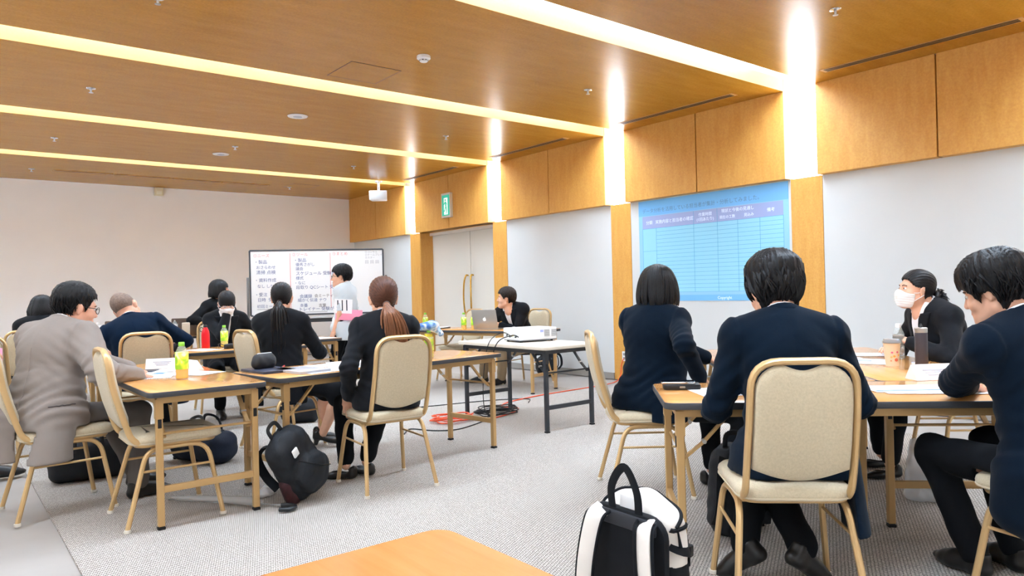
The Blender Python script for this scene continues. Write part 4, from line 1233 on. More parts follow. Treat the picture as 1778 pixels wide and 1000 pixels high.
        hb(pt, 'ponytail', mt)
    elif tail == 'bun':
        pt = MB(); r2 = np.random.RandomState(5)
        pt.sphere((0, -0.140, -0.025), (0.042, 0.036, 0.042), 14, 10)
        for i in range(60):
            d = r2.randn(3); d /= np.linalg.norm(d); d[1] = -abs(d[1])*0.7
            t = np.cross(d, r2.randn(3)); t /= np.linalg.norm(t)
            c0 = np.array((0, -0.138, -0.028))
            p0 = c0+d*0.030; p1 = c0+d*0.052+t*0.014; p2 = c0+d*0.070+t*0.036+np.array((0, 0, -0.022))
            pt.tube(spline([p0, p1, p2], 3), [0.007, 0.0065, 0.006, 0.005, 0.004, 0.003, 0.0015], 5)
        hb(pt, 'hair_bun', M_hairkt)
    elif tail == 'locks' or (tail is None and hairstyle in ('short', 'mop', 'neat')):
        pt = MB(); r2 = np.random.RandomState(11)
        yy_ = [-.13, -.05, -.03, -.015, .022, .032, .06, .085, .14]; zz_ = [-.098, -.098, -.07, .012, .012, -.02, .022, .045, .055] if hairstyle == 'mop' else [-.08, -.08, -.05, .03, .03, .0, .04, .07, .08]
        for i in range(300):
            a = r2.rand()*2*PI; ph_ = r2.rand()*1.75
            th_ = {'short': 0.026, 'mop': 0.036, 'neat': 0.02}.get(hairstyle, 0.02)
            def hp(az_, el_):      # point on the hair cap
                rx, ry, rz = 0.075+th_*0.8, 0.096+th_*0.8, 0.088+th_
                return Vector((rx*math.sin(az_)*math.cos(el_), -0.012+ry*math.cos(az_)*math.cos(el_), 0.036+rz*math.sin(el_)))
            e0 = R(84-55*ph_); tw = r2.randn()*0.25
            pts = [hp(a, e0)*0.985, hp(a+tw*0.4, e0-R(14))*1.0, hp(a+tw*0.8, e0-R(28))*1.006, hp(a+tw, e0-R(40))*1.0]
            if any(p_.z < float(np.interp(p_.y, yy_, zz_))+0.004 for p_ in pts[:3]): continue
            pt.tube(spline(pts, 3), [0.003+0.004*math.sin(PI*j/9) if j < 9 else 0.0008 for j in range(10)], 5, flat=0.45)
        hb(pt, 'hair_locks', m_hair)
    if hairstyle in ('bob', 'bobfringe'):
        pt = MB(); r2 = np.random.RandomState(17)
        for i in range(170):
            a = 0.75+r2.rand()*(2*PI-1.5); tw = 0.12*r2.randn(); pts = []
            for t in (0.0, 0.2, 0.42, 0.65, 0.85, 1.0):
                if t < 0.5:
                    e0 = R(80-80*t/0.5); rx, ry, z_ = 0.1055*math.cos(e0), 0.1195*math.cos(e0), 0.036+0.1055*math.sin(e0)
                else:
                    u_ = (t-0.5)/0.5; kk = 1+0.10*math.sin(u_*2.2)-0.12*max(0, u_-0.75)
                    rx, ry, z_ = 0.1065*kk+0.006, 0.115*kk, 0.036-0.138*u_
                aa = a+tw*t; pts.append((rx*math.sin(aa), -0.016+ry*math.cos(aa), z_))
            pt.tube(spline(pts, 3), [0.0022+0.003*math.sin(PI*j/15) if j < 15 else 0.0008 for j in range(16)], 5, flat=0.5)
        hb(pt, 'hair_locks', m_hair)
    return root, hd, HM, jk
def w3(p, z): return (p[0], p[1], z)
# grey-suited man on the left
pr3 = person('seated man in a light grey suit with glasses, nearest on the left', (0.47, 4.80), 38, chair=(0.54, 4.80, 5), res=0.0095, fold=2.0, lean=11, slump=14, sc=1.06, fat=1.22, head=(-28, 10, 0), headfwd=0.01,
       hands={-1: (0.96, 5.00, 0.73), 1: (0.93, 4.66, 0.72)}, feet={-1: (0.98, 5.02, 0.085), 1: (0.93, 4.72, 0.085)}, knees={-1: (0, 1, .8), 1: (.2, 1, .8)},
       elbows={1: (0.9, -0.3, -0.8), -1: (-.8, -.3, -.8)}, m_top=M_grey, m_bot=M_greytr, hairstyle='neat', glasses=True, hem=0.05, arm=1.25, m_skin=SKINP, headsc=1.1)
# navy-suited man, head tilted
person('seated man in a navy suit leaning with his head tilted sideways', (1.31, 6.20), 76, chair=(1.28, 6.20, 82), res=0.0105, lean=16, slump=6, roll=-14, sc=1.04, fat=1.16, head=(-22, 8, -30),
       hands={-1: (1.05, 6.62, 0.74), 1: (1.62, 6.60, 0.74)}, feet={-1: (1.25, 6.6, 0.085), 1: (1.5, 6.6, 0.085)}, elbows={1: (1, 0.0, -0.5), -1: (-1, 0, -0.6)},
       m_top=M_navy, hairstyle='crop', m_hair=M_hairg, m_skin=SKINP, headsc=1.1)
# long-haired woman behind the grey man
person('seated woman with long dark hair behind the grey-suited man', (0.74, 7.92), 70, fem=True, face=False, chair=(0.70, 7.85, 80), lean=14, slump=8, head=(-10, 12, 0), hairstyle='long', m_top=M_suit,
       hands={-1: (0.75, 8.4, 0.74), 1: (1.05, 8.4, 0.74)})
# bobbed woman with crossed arms
person('seated woman with bobbed hair and glasses in a black shirt, arms crossed', (2.74, 9.06), 292, z0=0.60, fem=True, sc=1.06, lean=-6, slump=0, head=(52, 2, 0), hairstyle='bob', top='shirt', m_top=M_blackcl, glasses=mat('glasses_pink', (190, 120, 120), rough=.4),
       hands={-1: (2.74, 8.84, 0.90), 1: (2.60, 8.85, 0.86)}, elbows={1: (1.2, 0.0, -0.6), -1: (-1.2, 0.0, -0.6)}, fat=1.1)
# masked woman with a fringe
person('seated woman with a fringe, glasses and white mask, hand at her face', (2.31, 7.58), 262, fem=True, chair=(2.30, 7.68, 262), lean=12, slump=8, head=(0, 24, 0), hairstyle='pulledfringe', mask=True, glasses=mat('glasses_clear', (200, 200, 205), rough=.2), m_top=M_suit, front=True,
       hands={1: (2.27, 7.34, 1.01), -1: (2.50, 7.24, 0.74)}, elbows={1: (0.4, 0.2, -1), -1: (-1, 0, -0.8)}, hpose=('relax', 'grip'))
# black ponytail
person('seated woman with a black ponytail in a black suit, seen from behind', (2.07, 5.42), 58, fem=True, sc=1.02, face=False, chair=(2.10, 5.48, 8), lean=4, slump=4, head=(2, 2, 0), hairstyle='pulled', m_hair=M_hairkp, tail='pony', m_top=M_suit,
       hands={-1: (2.25, 5.85, 0.76), 1: (2.42, 5.60, 0.74)}, feet={-1: (2.36, 5.36, 0.10), 1: (2.30, 5.22, 0.10), (-1, 'toe'): (1, -0.1, -.1), (1, 'toe'): (1, -.3, -.1)}, knees={-1: (1, -.3, .5), 1: (1, -.6, .5)}, shoe='heel', skirt=True)
# standing man at the whiteboard
person('standing man in a pale blue short-sleeved shirt holding papers at the whiteboard', (3.73, 7.72), 126, sit=False, fem=False, sc=0.90, headsc=1.05, lean=2, slump=2, head=(22, 0, 0), hairstyle='short', glasses=True, top='shirt', m_top=M_shirtb, sleeves='short', fat=1.08,
       elbows={-1: (-0.3, -1, -0.2), 1: (0.5, -1, -0.2)}, hpose=('grip', 'relax'))
# brown ponytail
person('seated woman with a long brown ponytail in a black suit, seen from behind', (2.15, 3.93), 64, fem=True, sc=1.0, taildx=.05, face=False, chair=(2.15, 3.955, 85), res=0.0095, lean=2, slump=6, headsc=1.1, head=(6, 0, 0), hairstyle='pulled', m_hair=M_hairb, tail='pony', m_top=M_suit,
       hands={-1: (1.955, 4.05, 0.545), 1: (2.34, 4.10, 0.56)}, feet={-1: (2.02, 4.24, 0.085), 1: (2.16, 4.24, 0.085), (-1, 'toe'): (-0.5, 0.5, -0.02), (1, 'toe'): (-.2, .9, -.02)}, knees={-1: (-.3, 1, .7), 1: (.1, 1, .7)}, elbows={-1: (-0.25, -1, -0.2), 1: (.3, -1, -.2)}, shoe='flat')
# man with laptop
q = PT(1.16, 0.74)
person('seated man in a dark jacket and white shirt behind the silver laptop', (q.x, q.y), 205, lean=24, slump=10, sc=1.02, roll=8, head=(-62, -4, 0), hairstyle='short', m_hair=hair_mat('hair_darkbrown', (22, 16, 13), (56, 42, 34)), m_top=M_suit, front=True,
       hands={-1: PT(1.02, 0.46, 0.74), 1: PT(1.00, 0.62, 0.74)}, m_bot=mat('trousers_khaki', (160, 140, 112), rough=.9), feet={-1: (5.45, 7.05, .085), 1: (5.42, 7.38, .085)}, elbows={1: (1, .2, -.6), -1: (-1, .2, -.5)})
# bobbed woman facing the slide
q = RT(0.06, 1.27)
person('seated woman with a black bob, seen from behind, looking towards the slide', (q.x, q.y), 10, fem=True, sc=1.04, fat=1.18, face=False, chair=(RT(-.04, 1.29).x+.03, RT(-.04, 1.29).y-.03, math.degrees(ar)+6), res=0.0095, hem=-0.07, lean=4, slump=4, head=(24, 4, 0), hairstyle='bob', m_top=M_navy2, headsc=1.08,
       hands={-1: RT(0.42, 1.55, 0.72), 1: RT(0.30, 1.08, 0.66)}, feet={-1: RT(0.40, 1.40, 0.085), 1: RT(0.40, 1.12, 0.085), (-1, 'toe'): (U.x, U.y, 0), (1, 'toe'): (U.x, U.y, 0)}, knees={-1: (.5, 1, .8), 1: (.7, .6, .8)}, shoe='flat')
# man in the middle of the right group
person('seated man in a navy suit with thick black hair, back to the camera', (2.48, 1.45), 47, headsc=1.05, sc=1.05, fat=1.0, face=False, chair=(2.447, 1.478, 45.5), hipw=1.22, res=0.0092, lean=10, slump=8, head=(10, 12, 0), hairstyle='mop', m_top=M_navy2, hem=0.07,
       hands={-1: RT(0.28, 0.20, 0.735), 1: RT(0.72, 0.22, 0.735)}, feet={-1: RT(0.52, -0.02, 0.13), 1: RT(0.30, 0.02, 0.13), (-1, 'toe'): (0.75*U.x+.45*V.x, .75*U.y+.45*V.y, -0.55), (1, 'toe'): (-.75*U.x+.45*V.x, -.75*U.y+.45*V.y, -0.55)}, elbows={-1: (-.45, -0.3, -1), 1: (.45, -0.3, -1)})
# masked woman with a bun
q = RT(1.93, 1.70)
person('seated woman with a bun and white mask in a black suit on the right', (q.x, q.y), math.degrees(ar)+188, fem=True, sc=1.05, chair=(RT(1.95, 1.72).x, RT(1.95, 1.72).y, math.degrees(ar)+180), lean=20, slump=6, head=(-6, -8, 0), headfwd=0.02, hairstyle='pulled', m_hair=M_hairkp, tail='bun', mask=True, m_top=M_suit, front=True,
       hands={-1: RT(1.58, 1.55, 0.80), 1: RT(1.56, 1.80, 0.74)}, feet={-1: RT(1.45, 1.55, 0.085), 1: RT(1.50, 1.80, .085)}, hpose=('fist', 'flat'), elbows={-1: (-.9, -.2, -.7), 1: (.9, -.2, -.7)}, shoe='flat')
# man at the right edge
person('seated man in a navy suit at the right edge, looking down to the left', (3.015, 0.765), 66, z0=.50, sc=1.06, fat=1.04, chair=(3.05, 0.74, 74), hipw=1.2, res=0.0092, lean=10, slump=8, roll=-5, head=(24, 16, 0), hairstyle='mop', m_top=M_navy2, hem=0.12,
       hands={-1: RT(1.24, 0.20, 0.735), 1: RT(1.42, 0.16, 0.735)}, feet={-1: (3.18, 1.10, .085), 1: (3.36, 1.02, .085)}, elbows={-1: (-1, .3, -.6), 1: (.8, -.3, -1)})
# person at the left edge, only a sleeve and a hand show
person('standing person in a black suit at the left edge holding a pink folder', (0.06, 5.94), 20, sit=False, sc=0.98, lean=3, head=(0, 0, 0), hairstyle='short', m_top=M_suit, hpose=('grip', 'grip'),
       hands={1: (0.30, 5.80, 0.86), -1: (0.26, 6.05, 0.95)}, feet={1: (0.28, 5.86, .085), -1: (0.12, 6.15, .085)})

# pocket slit and back seam of the grey jacket
def surface_line(jk, sel, key, r, m, name, root):
    co = np.empty(len(jk.data.vertices)*3, np.float32); jk.data.vertices.foreach_get('co', co); co = co.reshape(-1, 3)
    nr = np.empty(len(jk.data.vertices)*3, np.float32); jk.data.vertices.foreach_get('normal', nr); nr = nr.reshape(-1, 3)
    k = sel(co); q = co[k]+nr[k]*0.001
    q = q[np.argsort(key(q))]
    n = max(4, len(q)//4); ch = np.array_split(q, n)
    pts = [tuple(c.mean(0)) for c in ch if len(c)]
    if len(pts) > 3: MB().tube(spline(pts, 3), r, 6).build(name, m, root)
M_slit = mat('pocket_slit_grey', (84, 78, 76), rough=.9)
ang = lambda c: np.degrees(np.arctan2(c[:, 0], c[:, 1]))
surface_line(pr3[3], lambda c: (np.abs(c[:, 2]-0.60) < 0.008) & (ang(c) > 88) & (ang(c) < 128), ang, 0.0035, M_slit, 'pocket', pr3[0])
surface_line(pr3[3], lambda c: (np.abs(c[:, 0]) < 0.008) & (c[:, 1] < -0.05) & (c[:, 2] > 0.38) & (c[:, 2] < 0.92), lambda q: q[:, 2], 0.002, mat('seam_grey', (140, 130, 124), rough=.9), 'back_seam', pr3[0])
# ------------------------------------------------------------------ things on the tables and the floor
def print_mat(name, ink, cover=0.45):
    m, N, L, B = new_mat(name)
    tc = N.new('ShaderNodeTexCoord'); sx = N.new('ShaderNodeSeparateXYZ'); L.new(tc.outputs['Object'], sx.inputs[0])
    w = N.new('ShaderNodeMath'); w.operation = 'PINGPONG'; w.inputs[1].default_value = 0.006
    L.new(sx.outputs[1], w.inputs[0])
    gt = N.new('ShaderNodeMath'); gt.operation = 'GREATER_THAN'; gt.inputs[1].default_value = 0.0038
    L.new(w.outputs[0], gt.inputs[0])
    n = N.new('ShaderNodeTexNoise'); n.inputs['Scale'].default_value = 16; n.inputs['Detail'].default_value = 1
    mp = N.new('ShaderNodeMapping'); mp.inputs['Scale'].default_value = (1, 4, 1); L.new(tc.outputs['Object'], mp.inputs[0]); L.new(mp.outputs[0], n.inputs[0])
    g2 = N.new('ShaderNodeMath'); g2.operation = 'GREATER_THAN'; g2.inputs[1].default_value = 1-cover
    L.new(n.outputs['Fac'], g2.inputs[0])
    mu = N.new('ShaderNodeMath'); mu.operation = 'MULTIPLY'; L.new(gt.outputs[0], mu.inputs[0]); L.new(g2.outputs[0], mu.inputs[1])
    mx = N.new('ShaderNodeMix'); mx.data_type = 'RGBA'; mx.inputs[6].default_value = s2l((244, 246, 250)); mx.inputs[7].default_value = s2l(ink)
    L.new(mu.outputs[0], mx.inputs[0]); L.new(mx.outputs[2], B.inputs['Base Color'])
    B.inputs['Roughness'].default_value = 0.8
    return m
M_pg = print_mat('printed_page', (150, 160, 178)); M_pgb = print_mat('printed_page_blue', (120, 165, 210), 0.55)
_pz = [0]
def sheet(label, x, y, deg, w=0.21, h=0.297, m=None, bars=(), z=TH, curl=0.0, group='paper sheets on the tables'):
    _pz[0] += 1
    o = thing('paper_sheet', label, 'paper', (x, y, z+0.0006+0.00035*(_pz[0] % 7)), R(deg), group)
    mb = MB(); n = 6; vs = []; fs = []
    for j in range(2):
        for i in range(n+1):
            for k in range(2):
                t = i/n; vs.append((-w/2+w*k, -h/2+h*t, (0.0005 if j else 0.0)+curl*max(0, t-0.55)**2*4))
    for i in range(n):
        a = 2*i; fs.append((a, a+2, a+3, a+1)); b = 2*(n+1)+a; fs.append((b, b+1, b+3, b+2))
        fs.append((a, b, b+2, a+2)); fs.append((a+1, a+3, b+3, b+1))
    fs.append((0, 1, 2*(n+1)+1, 2*(n+1))); e = 2*n; fs.append((e, 2*(n+1)+e, 2*(n+1)+e+1, e+1))
    mb.add(vs, fs).build('page', m or M_pg, o)
    for (bx, by, bw, bh, bm) in bars:
        MB().box((bx*w, by*h, 0.0008), (bw*w, bh*h, 0.0003)).build('printed_block', bm, o, False)
    return o
def tent(label, x, y, deg, L=0.20, h=0.065):
    o = thing('name_card', label, 'name card', (x, y, TH), R(deg), 'folded white name cards')
    MB().prism([(-0.045, 0.0005), (0.045, 0.0005), (0.0015, h), (-0.0015, h)], -L/2, L/2, 0, frame_mat((0, 0, 0), (0, 1, 0), (0, 0, 1), (1, 0, 0))).build('card', M_paper, o, False)
    F_ = frame_mat((0, -0.024, h*0.5), (1, 0, 0), Vector((0, 0.0435, h)).normalized())
    for k in range(3):
        MB().box((0, 0, 0), (L*(0.55-0.1*k), 0.007, 0.0006)).xf(F_ @ Matrix.Translation((0, 0.012-0.012*k, 0.0012))).build('lettering', mat('ink_grey', (190, 190, 198), rough=.8), o, False)
    return o
M_pet = mat('pet_clear', (236, 246, 240), rough=0.08, alpha=0.22, spec=0.6)
M_tea = mat('tea_liquid', (246, 186, 34), rough=0.1, spec=0.4, emit=None)
M_teag = mat('tea_liquid_pale', (222, 206, 60), rough=0.15)
def label_mat(name, a, b, c):
    m, N, L, B = new_mat(name)
    tc = N.new('ShaderNodeTexCoord'); n = N.new('ShaderNodeTexNoise'); n.inputs['Scale'].default_value = 14; n.inputs['Detail'].default_value = 1; n.inputs['Distortion'].default_value = 1.2
    L.new(tc.outputs['Object'], n.inputs['Vector'])
    cr = N.new('ShaderNodeValToRGB'); cr.color_ramp.interpolation = 'EASE'
    e = cr.color_ramp.elements; e[0].position = 0.38; e[0].color = s2l(a); e[1].position = 0.5; e[1].color = s2l(b)
    q = e.new(0.62); q.color = s2l(c)
    L.new(n.outputs['Fac'], cr.inputs[0]); L.new(cr.outputs[0], B.inputs['Base Color']); B.inputs['Roughness'].default_value = 0.35
    return m
M_lbl = label_mat('tea_label', (150, 214, 50), (216, 236, 70), (240, 246, 200))
M_lblw = label_mat('milk_tea_label', (140, 70, 50), (240, 226, 214), (230, 120, 140))
M_capg = mat('cap_green', (150, 220, 80), rough=0.4); M_capw = mat('cap_white', (240, 240, 240), rough=0.4)
def bottle(label, x, y, z=TH, h=0.205, r=0.033, cap=None, lbl=None, liq=None, level=0.55, group='tea bottles on the tables', rz=0.0):
    o = thing('plastic_bottle', label, 'bottle', (x, y, z), rz, group)
    k = h/0.205
    prof = [(r*0.86, 0.0), (r, 0.006), (r, 0.02*k), (r*0.97, 0.03*k), (r, 0.04*k), (r, 0.135*k), (r*0.93, 0.15*k), (r*0.55, 0.178*k), (r*0.40, 0.186*k), (r*0.40, 0.192*k)]
    MB().lathe(prof, 20).build('bottle', M_pet, o)
    inner = [(rr*0.93, max(zz, 0.003)) for rr, zz in prof if zz < h*level]
    inner.append((inner[-1][0], h*level))
    MB().lathe(inner, 20).build('drink', liq or M_tea, o)
    if lbl is not False:
        MB().lathe([(r*1.012, 0.055*k), (r*1.016, 0.056*k), (r*1.016, 0.148*k), (r*0.98, 0.150*k)], 20).build('label', lbl or M_lbl, o)
    MB().lathe([(r*0.46, 0.183*k), (r*0.47, 0.184*k), (r*0.47, 0.202*k), (r*0.43, 0.205*k)], 18).build('cap', cap or M_capg, o)
    return o
# --- nearest left table
bottle('green tea bottle standing on the nearest left table', 1.12, 4.46, h=0.212, r=0.036, level=0.42)
tent('folded white name card left of the tea bottle', 1.20, 5.26, -20)
tent('folded white name card behind the tea bottle', 1.30, 4.98, 100)
sheet('printed sheet in front of the empty chair, leftmost on the near left table', 0.98, 4.72, 70, m=M_pgb, bars=((0, .4, .9, .08, M_inkpale),))
sheet('printed sheet with a blue chart block left of the tea bottle', 1.10, 4.83, 52, m=M_pg, bars=((.2, .1, .4, .3, M_ink), (-.2, .3, .3, .06, M_inkdark)))
sheet('printed sheet with pale blue bars behind the tea bottle', 1.26, 4.72, 30, m=M_pgb, bars=((0, .35, .8, .1, M_inkpale),), curl=.008)
sheet('plain white sheet under the folded name cards', 1.20, 5.05, 85, m=M_paper)
o = thing('tablet', 'dark tablet lying by the grey-suited man', 'tablet', (1.02, 5.12, TH), R(60)); MB().prism(rrect(0.15, 0.22, 0.012, 3), 0.0005, 0.008, 0.002).build('case', mat('tablet_case', (70, 76, 90), rough=.5), o); MB().prism(rrect(0.13, 0.19, 0.006, 2), 0.0078, 0.0086).build('screen', M_black, o)
def closed_laptop(label, x, y, deg, m, w=0.31, d=0.215):
    o = thing('laptop', label, 'laptop', (x, y, TH), R(deg))
    MB().prism(rrect(w, d, 0.012, 4), 0.001, 0.010, 0.002).build('base', m, o)
    MB().prism(rrect(w, d, 0.012, 4), 0.0105, 0.016, 0.002).build('lid', m, o)
    return o
closed_laptop('closed navy laptop under the black pouch', 1.615, 4.44, 97, mat('laptop_navy', (52, 56, 74), rough=.4))
closed_laptop('closed silver-white laptop beside the black pouch', 1.76, 4.26, 97, mat('laptop_silver', (206, 208, 216), rough=.35, metal=.4))
def blob_obj(name, prims, h, m, parent, lo, hi, disp=None, cut=None):
    f = Field(lo, hi, h)
    for p, k in prims: f.add(p, k)
    if disp: f.disp(disp)
    if cut: f.cut(cut)
    P, Fq = f.mesh(); return np_obj(name, P, Fq, m, parent)
o = thing('pouch', 'small black zipped pouch standing on the navy laptop', 'pouch', (1.61, 4.50, TH+0.016), R(20))
blob_obj('body', [(rcone((-0.05, 0, 0.03), (0.05, 0, 0.03), 0.035, 0.035), 0.02), (rcone((-0.045, 0, 0.07), (0.045, 0, 0.07), 0.020, 0.020), 0.05)], 0.006, mat('pouch_black', (26, 28, 32), rough=.5), o, (-.1, -.06, -.01), (.1, .06, .12), lambda X, Y, Z: .002*np.sin(X*90)*np.sin(Z*70), lambda X, Y, Z: 0.001-Z+0*X+0*Y)
MB().tube([(-0.055, -0.004, 0.092), (0.055, -0.004, 0.092)], 0.004, 6).build('zipper', M_steel, o)
o = thing('pen', 'red pen lying beside the black pouch', 'pen', (1.70, 4.42, TH+0.0175), R(60)); MB().tube([(-0.065, 0, 0.006), (0.05, 0, 0.006), (0.068, 0, 0.006)], [0.005, 0.005, 0.0015], 8).build('barrel', mat('pen_red', (196, 40, 50), rough=.4), o); MB().tube([(-0.07, 0, 0.006), (-0.04, 0, 0.006)], 0.0056, 8).build('pen_cap', M_black, o)
# --- table with the paper sheets
q = LT(0.36, 0.14); sheet('white sheet at the front left of the middle table', q.x, q.y, 12, 0.30, 0.21, M_pg)
q = LT(0.60, 0.20); sheet('large printed sheet at the elbow of the brown ponytail woman', q.x, q.y, 25, 0.297, 0.21, M_pgb)
q = LT(0.52, 0.42); sheet('white sheet with blue notes before the black ponytail woman', q.x, q.y, 6, 0.297, 0.21, M_pg, bars=((.2, .2, .4, .06, M_ink),))
q = LT(0.76, 0.44); sheet('overlapping white sheet right of the blue-noted sheet', q.x, q.y, -14, 0.297, 0.21, M_pg)
q = LT(0.95, 0.26); sheet('white sheet half hidden behind the brown ponytail woman', q.x, q.y, 18, 0.297, 0.21, M_pgb)
q = LT(0.30, 0.44); sheet('small white note by the black ponytail woman', q.x, q.y, 8, 0.15, 0.07, M_paper)
q = LT(1.27, 0.22); bt = bottle('green tea bottle topped with a blue towel on the middle table', q.x, q.y, h=0.20, r=0.034, level=0.85, liq=M_teag)
q2 = LT(1.20, 0.24); bottle('small bottle with a brown and white label on the middle table', q2.x, q2.y, h=0.165, r=0.03, cap=M_capw, lbl=M_lblw, liq=mat('milk_tea', (196, 140, 90), rough=.3), level=.7)
tw = thing('hand_towel', 'blue and white folded towel lying on top of the tea bottle', 'towel', (q.x, q.y, TH+0.195), R(-30))
blob_obj('towel_cloth', [(rcone((-0.09, 0, 0.02), (0.03, 0, 0.03), 0.022, 0.03, (0, 0, 1), .8), .03), (rcone((0.03, 0, 0.03), (0.085, 0.0, -0.03), 0.032, 0.02, (0, 1, 0), 1.3), .03), (ell((0, 0, 0.03), (0.06, 0.05, 0.025)), .03)], 0.006, label_mat('towel_print', (60, 110, 180), (150, 190, 225), (238, 242, 246)), tw, (-.14, -.09, -.07), (.13, .09, .09), lambda X, Y, Z: .003*np.sin(X*80+Y*40)*np.sin(Y*90+Z*60))
# --- far tables on the left
bt = thing('thermos_flask', 'red metal flask on the table before the masked woman with fringe', 'flask', (1.965, 6.99, TH))
MB().lathe([(0.034, 0), (0.036, 0.004), (0.036, 0.12), (0.033, 0.15), (0.018, 0.185), (0.016, 0.19)], 20).build('body', mat('flask_red', (214, 20, 34), rough=.3), bt); MB().lathe([(0.017, 0.188), (0.017, 0.205), (0.012, 0.212)], 16).build('cap', M_black, bt)
MB().tube([(0.03*math.cos(a)*.5-.034, 0.0, 0.17+0.02*math.sin(a)) for a in np.linspace(0, 2*PI, 12, endpoint=False)], 0.003, 6, closed=True).build('carry_loop', M_black, bt)
bt = thing('tumbler', 'tall beige tumbler behind the red flask', 'tumbler', (1.80, 7.0, TH))
MB().lathe([(0.031, 0), (0.033, 0.003), (0.034, 0.215), (0.030, 0.22)], 20).build('body', mat('tumbler_beige', (176, 164, 144), rough=.35, metal=.3), bt); MB().lathe([(0.034, 0.217), (0.034, 0.235), (0.028, 0.24)], 20).build('lid', mat('tumbler_lid', (196, 186, 168), rough=.4), bt)
bottle('green tea bottle in front of the masked woman with fringe', 2.13, 6.98, h=0.20, r=0.033, level=.7, liq=M_teag)
sheet('loose sheet beside the red flask', 1.86, 6.70, 20, m=M_pgb); sheet('white sheet under the masked woman\'s tea bottle', 2.18, 6.78, -25, m=M_pg); sheet('white sheet at the right of the masked woman', 2.42, 6.85, 10, m=M_pg)
o = thing('pencil_case', 'tan leather pencil case before the masked woman', 'pencil case', (2.36, 6.80, TH), R(8)); blob_obj('body', [(rcone((-0.09, 0, 0.022), (0.09, 0, 0.022), 0.022, 0.022), .01)], .006, mat('tan_leather', (206, 164, 116), rough=.6), o, (-.13, -.04, -.01), (.13, .04, .06), None, lambda X, Y, Z: 0.001-Z+0*X+0*Y); MB().tube([(-0.09, 0, 0.044), (0.09, 0, 0.044)], 0.003, 6).build('zipper', M_steel, o)
o = thing('camera_case', 'small black case among the papers of the masked woman', 'case', (2.08, 6.66, TH), R(20)); MB().box((0, 0, 0.022), (0.10, 0.06, 0.044), bev=0.012).build('body', M_black, o); MB().tube(spline([(-.05, 0, .03), (-.09, .03, .05), (-.06, .07, .02), (0, .06, .005)], 5), .003, 6).build('strap', M_black, o)
o = thing('snack_box', 'dark red patterned box beside the navy-suited man', 'box', (1.63, 6.80, TH), R(-12)); MB().box((0, 0, 0.03), (0.15, 0.10, 0.06), bev=.004).build('box', label_mat('box_red', (96, 26, 22), (150, 40, 34), (196, 130, 110)), o, False); MB().box((0, 0, 0.062), (0.154, 0.104, 0.012), bev=.003).build('lid', mat('box_lid', (110, 34, 28), rough=.5), o, False)
sheet('white sheet left of the navy-suited man', 1.08, 6.80, 30, m=M_pg, bars=((0, .3, .7, .1, M_inkdark),)); sheet('printed leaflet at the left end of the navy-suited man\'s table', 1.20, 6.62, 55, m=M_pgb)
sheet('white sheet on the table before the whiteboard', 3.13, 7.28, 15, .42, .297, M_pg)
bt = bottle('tea bottle in a black and white patterned sleeve on the farthest left table', 2.26, 9.28, h=0.21, r=0.034, lbl=label_mat('cow_sleeve', (40, 38, 40), (238, 238, 238), (246, 246, 246)), cap=M_capw, level=.5, liq=M_teag)
bottle('clear bottle beside the brown laptop on the farthest left table', 1.46, 9.32, h=0.21, r=0.034, cap=M_capw, lbl=False, level=.25, liq=mat('drink_amber', (200, 150, 80), rough=.2))
def open_laptop(label, x, y, z, deg, m, w=0.31, d=0.22, tilt=18, logo=False):
    o = thing('laptop', label, 'laptop', (x, y, z), R(deg))
    b = MB().prism(rrect(w, d, 0.012, 4), 0.001, 0.014, 0.003).build('base', m, o)
    MB().box((0, -0.01, 0.0145), (w*0.86, d*0.5, 0.001)).build('keyboard', M_black, b, False)
    a = R(tilt); F_ = frame_mat((0, d/2-0.004, 0.012), (1, 0, 0), (0, math.sin(a), math.cos(a)))
    lid = MB().prism(rrect(w, d, 0.012, 4, 0, d/2), -0.006, 0.0, 0.002).xf(F_).build('screen_lid', m, o)
    MB().prism(rrect(w*0.94, d*0.88, 0.004, 2, 0, d/2), 0.0002, 0.0008).xf(F_).build('display', mat('display_blue', (70, 110, 160), rough=.2, emit=s2l((120, 160, 210)), estr=.4), lid, False)
    if logo:
        lg = MB(); s = 0.020; pts = []
        for k in range(40):
            t = 2*PI*k/40; rr = s*(1-0.10*math.exp(-((math.sin(t)-1)/0.12)**2)*1.6-0.07*math.exp(-((math.sin(t)+1)/0.10)**2))
            px, py = rr*0.95*math.cos(t), rr*1.0*math.sin(t)
            dx, dy = px-s*1.18, py-s*0.12; dd = math.hypot(dx, dy)
            if dd < s*0.48: px, py = s*1.18+dx/dd*s*0.48, s*0.12+dy/dd*s*0.48
            pts.append((px, py+d*0.5))
        G_ = F_ @ Matrix.Translation((0, 0, -0.0075)) @ Matrix.Rotation(PI, 4, 'Y')
        q_ = [(0.002, s*1.02+d*.5), (0.009, s*1.12+d*.5), (0.011, s*1.45+d*.5), (0.004, s*1.36+d*.5)]
        MB().prism(pts, -0.0015, 0.0012).prism(q_, -0.0015, 0.0012).xf(G_).build('logo', mat('logo_white', (246, 248, 250), rough=.3, emit=(1, 1, 1), estr=.5), lid, False)
    return o
M_lapbr = mat('laptop_bronze', (128, 114, 104), rough=.4, metal=.5); M_lapsil = mat('laptop_alu', (186, 184, 180), rough=.35, metal=.7)
open_laptop('open bronze laptop behind the patterned bottle', 2.40, 9.42, TH, 172, M_lapbr)
open_laptop('open bronze laptop left of the navy-suited man', 1.66, 9.45, TH, 185, M_lapbr)
q = (0.62, 8.9)
bt = bottle('blue-labelled bottle at the left edge behind the grey-suited man', 0.86, 9.34, h=.21, r=.035, lbl=mat('label_blue', (60, 140, 220), rough=.4), cap=M_capg, level=.5, liq=mat('water_blue', (120, 180, 230), rough=.2))
